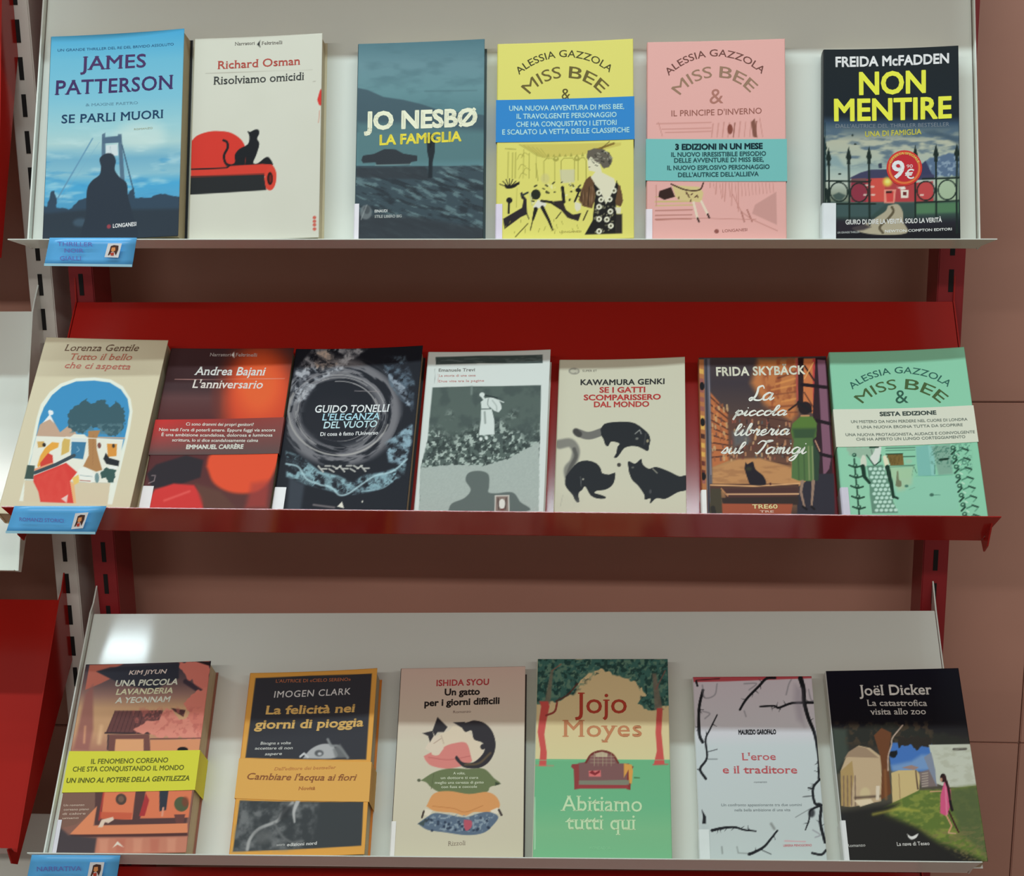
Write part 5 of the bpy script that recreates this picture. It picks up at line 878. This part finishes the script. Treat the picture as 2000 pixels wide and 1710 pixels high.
for pts in ([(180, 200), (200, 300), (280, 280), (300, 190)], [(180, 410), (240, 430), (200, 470)], [(520, 190), (620, 190), (560, 240)], [(860, 280), (880, 200), (900, 160)], [(1040, 240), (1060, 320), (1090, 330)], [(1080, 1380), (1140, 1420), (1100, 1440)], [(520, 410), (535, 455)]): A.line(pts, 9, (140, 138, 146), .8, 1.5, sm=True)
A.poly([(930, 200), (990, 240), (1010, 540), (950, 480), (920, 330)], (160, 152, 166), .5, 8)
A.T('MAURIZIO GAROFALO', 474, 600, 780, 598, 36, (34, 34, 40), .05); A.T("L'eroe", 500, 810, 778, 808, 58, (200, 96, 100), .008, 0, True); A.T('e il traditore', 345, 916, 952, 918, 60, (204, 92, 96), .01, 0, True); A.T('romanzo', 600, 996, 705, 994, 16, (110, 116, 120))
A.T('Un confronto appassionante tra due uomini', 332, 1186, 990, 1184, 22, (112, 122, 124), 0, .1); A.T('nella bella ambizione di una vita', 440, 1228, 896, 1226, 22, (112, 122, 124), 0, .1)
A.line([(850, 1470), (1020, 1476)], 9, (216, 150, 156), .8); A.T('LIBRERIA PIENOGIORNO', 840, 1518, 1072, 1514, 18, (210, 96, 106), .01)
A.poly([(165, 1340), (225, 1345), (235, 1600), (170, 1600)], (186, 198, 196), .8, 3)
A.label = ((1385, 1620), (200, 208, 204)); A.spine = (200, 206, 202)
build_book(A, 'white paperback framed by black thorny twigs with a small red title')

# 19 garden photograph, girl in pink dress ----------------------------------------------------
A = Art((2, 0.3690, 0.1448, 0.2133, 0.0067, 0.0193, 0.026, 0.0016, [(1606.5, 1312.6), (1872.3, 1307), (1921.4, 1675.6), (1651, 1672)]), (18, 16, 28)); A.frame(1580, 1290, 4.0714)
X = (A.X - A.ox) * A.s; Y = (A.Y - A.oy) * A.s
A.gradv([(60, (18, 18, 32)), (500, (18, 16, 24)), (700, (52, 48, 42)), (900, (90, 84, 70)), (1700, (40, 42, 36))])
A.poly([(150, 560), (600, 520), (1260, 660), (1290, 700), (960, 720), (900, 700), (700, 700), (300, 700), (250, 900), (180, 940)], (44, 44, 38), 1, 4, (5, 10, 4)); A.poly([(170, 560), (280, 570), (300, 760), (200, 940), (180, 800)], (66, 76, 66), .9, 6); n = fbm(X / 40, Y / 40, 4); A.mix(A.polymask([(200, 520), (1000, 520), (960, 720), (300, 700)], 10) * sstep(.5, .65, n), (80, 64, 46), .7)
A.poly([(650, 680), (960, 680), (980, 800), (980, 920), (640, 900), (620, 760)], (64, 116, 190), 1, 2); A.poly([(640, 860), (800, 830), (880, 780), (980, 780), (980, 900), (650, 910)], (120, 156, 200), .9, 5); A.poly([(680, 640), (960, 640), (965, 730), (900, 700), (830, 740), (780, 700), (700, 720)], (48, 42, 36), 1, 1.5, (4, 6, 4)); A.ell(655, 770, 36, 30, (24, 26, 30), 1, 1.5, warp=(2, 4, 3)); A.poly([(720, 880), (800, 860), (860, 880), (820, 900)], (160, 130, 120))
A.poly([(240, 900), (290, 770), (380, 700), (470, 720), (560, 790), (570, 1100), (560, 1140), (330, 1180), (260, 1170)], (196, 170, 132)); A.poly([(270, 800), (300, 750), (370, 705), (440, 720), (540, 800), (300, 790)], (160, 134, 106)); A.poly([(240, 900), (330, 820), (345, 950), (320, 1180), (250, 1170)], (176, 146, 90)); 
for x in (265, 295, 325, 355): A.line([(x, 940), (x + 6, 1170)], 9, (116, 92, 80), .8)
A.ell(435, 1080, 40, 50, (206, 186, 140), 1, 3); A.line([(360, 1110), (560, 1100)], 16, (84, 66, 54), .9, 3); A.poly([(350, 1130), (480, 1120), (500, 1150), (400, 1180)], (226, 206, 170)); A.poly([(520, 1020), (550, 1020), (545, 1130), (520, 1130)], (222, 206, 180))
A.poly([(560, 560), (640, 600), (620, 760), (620, 900), (640, 1080), (560, 1130), (565, 900), (550, 780), (500, 620)], (112, 66, 36)); A.line([(730, 540), (650, 640), (640, 700), (615, 790), (615, 900)], 11, (196, 170, 150), .9, sm=True); A.line([(590, 900), (600, 1120)], 20, (150, 96, 50), .7, 3)
A.poly([(640, 920), (700, 900), (840, 900), (870, 940), (860, 1060), (720, 1150), (650, 1160)], (206, 182, 122)); A.line([(700, 930), (710, 1120)], 7, (150, 120, 80), .8); A.line([(835, 905), (850, 1050)], 12, (96, 76, 60), .9); A.poly([(860, 920), (1000, 880), (1010, 1030), (880, 1040)], (128, 112, 110), .95, 2)
for i in range(6): A.line([(885, 930 + i * 20), (930, 925 + i * 20)], 8, (190, 176, 156), .8)
A.poly([(940, 700), (1280, 700), (1330, 1050), (1080, 1040), (1000, 1010)], (196, 200, 182)); A.poly([(900, 800), (960, 760), (990, 900), (1000, 1030), (940, 900)], (130, 140, 160)); A.line([(1140, 740), (1240, 738)], 20, (70, 64, 58), .9); n = fbm(X / 60, Y / 30, 9); A.mix(A.polymask([(970, 720), (1280, 720), (1320, 1040), (1080, 1030)], 6) * sstep(.45, .7, n), (176, 178, 156), .6)
A.poly([(640, 1160), (860, 1060), (1020, 1060), (1330, 1030), (1400, 1700), (1100, 1560), (800, 1360), (450, 1240)], (96, 118, 46)); n = fbm(X / 40, Y / 24, 5); gm = A.polymask([(640, 1160), (860, 1060), (1330, 1030), (1400, 1600), (900, 1400), (450, 1240)], 5); A.mix(gm * sstep(.4, .7, n), (150, 156, 60), .6); A.poly([(1080, 1060), (1330, 1030), (1400, 1600), (1180, 1400), (1100, 1150)], (84, 96, 60), .8, 8)
A.poly([(220, 1220), (500, 1180), (700, 1160), (600, 1240), (850, 1350), (1000, 1460), (1250, 1560), (1400, 1640), (1400, 1700), (280, 1700)], (38, 36, 34), .95, 8); A.line([(500, 1240), (700, 1200), (860, 1220)], 16, (190, 180, 60), .7, 4); n = fbm(X / 30, Y / 16, 15); A.mix(A.polymask([(900, 1380), (1390, 1350), (1400, 1640), (1200, 1600)], 8) * sstep(.45, .65, n), (128, 116, 70), .6)
A.poly([(215, 1220), (290, 1240), (300, 1560), (230, 1300)], (40, 40, 40), .9, 3)
A.poly([(1030, 1100), (1060, 1000), (1080, 1000), (1110, 1060), (1115, 1150), (1080, 1270), (1025, 1240)], (214, 84, 128)); A.line([(1070, 1020), (1078, 1250)], 14, (236, 130, 160), .7); A.ell(1052, 965, 24, 34, (40, 24, 24)); A.line([(1060, 960), (1090, 1040), (1110, 1180)], (26, 14), (56, 26, 30), sm=True); A.ell(1038, 980, 10, 16, (190, 140, 110)); A.line([(950, 1072), (1035, 1070)], 9, (214, 160, 120)); A.line([(1105, 1150), (1120, 1220)], 22, (34, 24, 28)); A.line([(1075, 1260), (1115, 1340), (1090, 1390)], 13, (206, 150, 110)); A.line([(1095, 1230), (1140, 1330), (1168, 1390)], 13, (70, 34, 34)); A.line([(1090, 1395), (1145, 1400)], 10, (200, 160, 120))
A.curve([(765, 1395), (800, 1415), (850, 1395), (835, 1425), (800, 1438), (775, 1420)], (228, 226, 220))
A.T('Joël Dicker', 380, 294, 972, 288, 84, (222, 220, 214), .014, 0, True); A.T('La catastrofica', 445, 380, 930, 384, 50, (206, 202, 196), .008, 0, True); A.T('visita allo zoo', 470, 452, 920, 452, 50, (206, 202, 196), .008, 0, True)
A.T('Romanzo', 300, 1484, 442, 1482, 22, (190, 190, 184), .01, 0, True); A.T('La nave di Teseo', 685, 1484, 940, 1484, 28, (216, 214, 208), .01, 0, True)
A.label = ((1649, 1605), (206, 208, 206)); A.spine = (196, 198, 194)
build_book(A, 'black topped paperback with a garden photo and a girl in a pink dress')

# ------------------------------------------------------------ blue shelf labels
def shelf_label(row, quad, lines, sq, label):
    """a card taped to the front edge of a shelf, hanging a little forward; quad in photo pixels, placed on its own vertical plane"""
    q = TRAYS[row]; c, ux, up, n = tray_frame(q); F0 = c + n * (q[4] + .0012)
    CL = cam.matrix_world.translation
    def on(px, py, off=0.):
        d = R_ * ((px - 1000) / 2900.) - U_ * ((py - 855) / 2900.) + F_
        y = F0.y - .0008 - off; k = (y - CL.y) / d.y; return CL + d * k
    P = [on(*p) for p in quad]; o = (P[0] + P[1]) / 2
    root = empty('shelf_label', o)
    def L(v): return tuple(v - o)
    # card with a slight curl outward at its lower edge
    V = []; ns = 6; nt_ = 5; tl, tr, brr, bl = quad
    for j in range(nt_):
        g = j / (nt_ - 1)
        for i in range(ns):
            f = i / (ns - 1); a = (tl[0] + (tr[0] - tl[0]) * f, tl[1] + (tr[1] - tl[1]) * f); b = (bl[0] + (brr[0] - bl[0]) * f, bl[1] + (brr[1] - bl[1]) * f)
            V.append(L(on(a[0] + (b[0] - a[0]) * g, a[1] + (b[1] - a[1]) * g, .003 * g * g)))
    F = [(j * ns + i, j * ns + i + 1, (j + 1) * ns + i + 1, (j + 1) * ns + i) for j in range(nt_ - 1) for i in range(ns - 1)]
    cd = mesh_obj('card', V, F, plain((84, 158, 208), .25, 'blue_card'), root, smooth=True)
    m = cd.modifiers.new('s', 'SOLIDIFY'); m.thickness = .0006; m.offset = 1
    e = .006
    b1 = [(bl[0], bl[1] - 5), (brr[0], brr[1] - 5), brr, bl]; V = [L(on(x, y, e - .0015)) for x, y in b1]; mesh_obj('card_rim', V, [(0, 1, 2, 3)], plain((150, 196, 226), .3, 'card_rim'), root)
    V = [L(on(x, y, e - .001)) for x, y in sq]; pc = mesh_obj('picture_sticker', V, [(0, 1, 2, 3)], plain((232, 232, 226), .4, 'sticker_paper'), root); pc['label'] = 'small white picture sticker of a dark haired reader'
    def at(f, g): a = [sq[0][k] + (sq[1][k] - sq[0][k]) * f for k in (0, 1)]; b = [sq[3][k] + (sq[2][k] - sq[3][k]) * f for k in (0, 1)]; return [a[k] + (b[k] - a[k]) * g for k in (0, 1)]
    for nm, pts, cc, de in (('hair_print', [(.25, .2), (.45, .12), (.8, .16), (.85, .45), (.78, .85), (.6, .6), (.4, .6), (.3, .85), (.2, .85), (.25, .5)], (70, 44, 36), 0.0002), ('face_print', [(.35, .3), (.6, .28), (.66, .5), (.5, .62), (.35, .52)], (224, 140, 84), .0004), ('shirt_print', [(.35, .68), (.6, .64), (.62, .86), (.4, .86)], (176, 60, 44), .0004)):
        V = [L(on(*at(*p), e - .001 + de)) for p in pts]; mesh_obj(nm, V, [tuple(range(len(V)))], plain(cc, .5, 'sticker_ink'), pc)
    V = []; F = []
    for s_, x0, y0, x1, y1, h in lines:
        g, fc_, W = glyphs(s_, .004, 0, 1.0); b = len(V)
        for vx, vy in g: V.append(L(on(x0 + (x1 - x0) * vx / W, y0 + (y1 - y0) * vx / W - h * vy, e - .002)))
        F += [tuple(b + i for i in f) for f in fc_]
    mesh_obj('card_lettering', V, F, plain((98, 104, 176), .5, 'label_ink'), root)
    tag(root, label, 'label', 'blue shelf labels')
shelf_label(0, [(97, 464), (267, 464), (258, 521), (86, 519)], [('THRILLER', 112, 480, 181, 481, 8), ('NOIR', 126, 493, 163, 493, 8), ('GIALLI', 117, 508, 158, 508, 8)], [(211, 475), (238, 475), (231, 503), (204, 502)], 'blue card label on the top shelf with three lines of purple text')
shelf_label(1, [(28, 988), (208, 988), (186, 1043), (11, 1041)], [('ROMANZI STORICI', 38, 1017, 124, 1020, 7)], [(147, 1002), (173, 1000), (162, 1031), (139, 1033)], 'blue card label on the middle shelf under the sand coloured book')
shelf_label(2, [(62, 1669), (235, 1670), (226, 1727), (50, 1727)], [('NARRATIVA', 72, 1701, 159, 1700, 9)], [(176, 1683), (204, 1683), (198, 1715), (170, 1715)], 'blue card label at the bottom left corner on the lowest shelf')
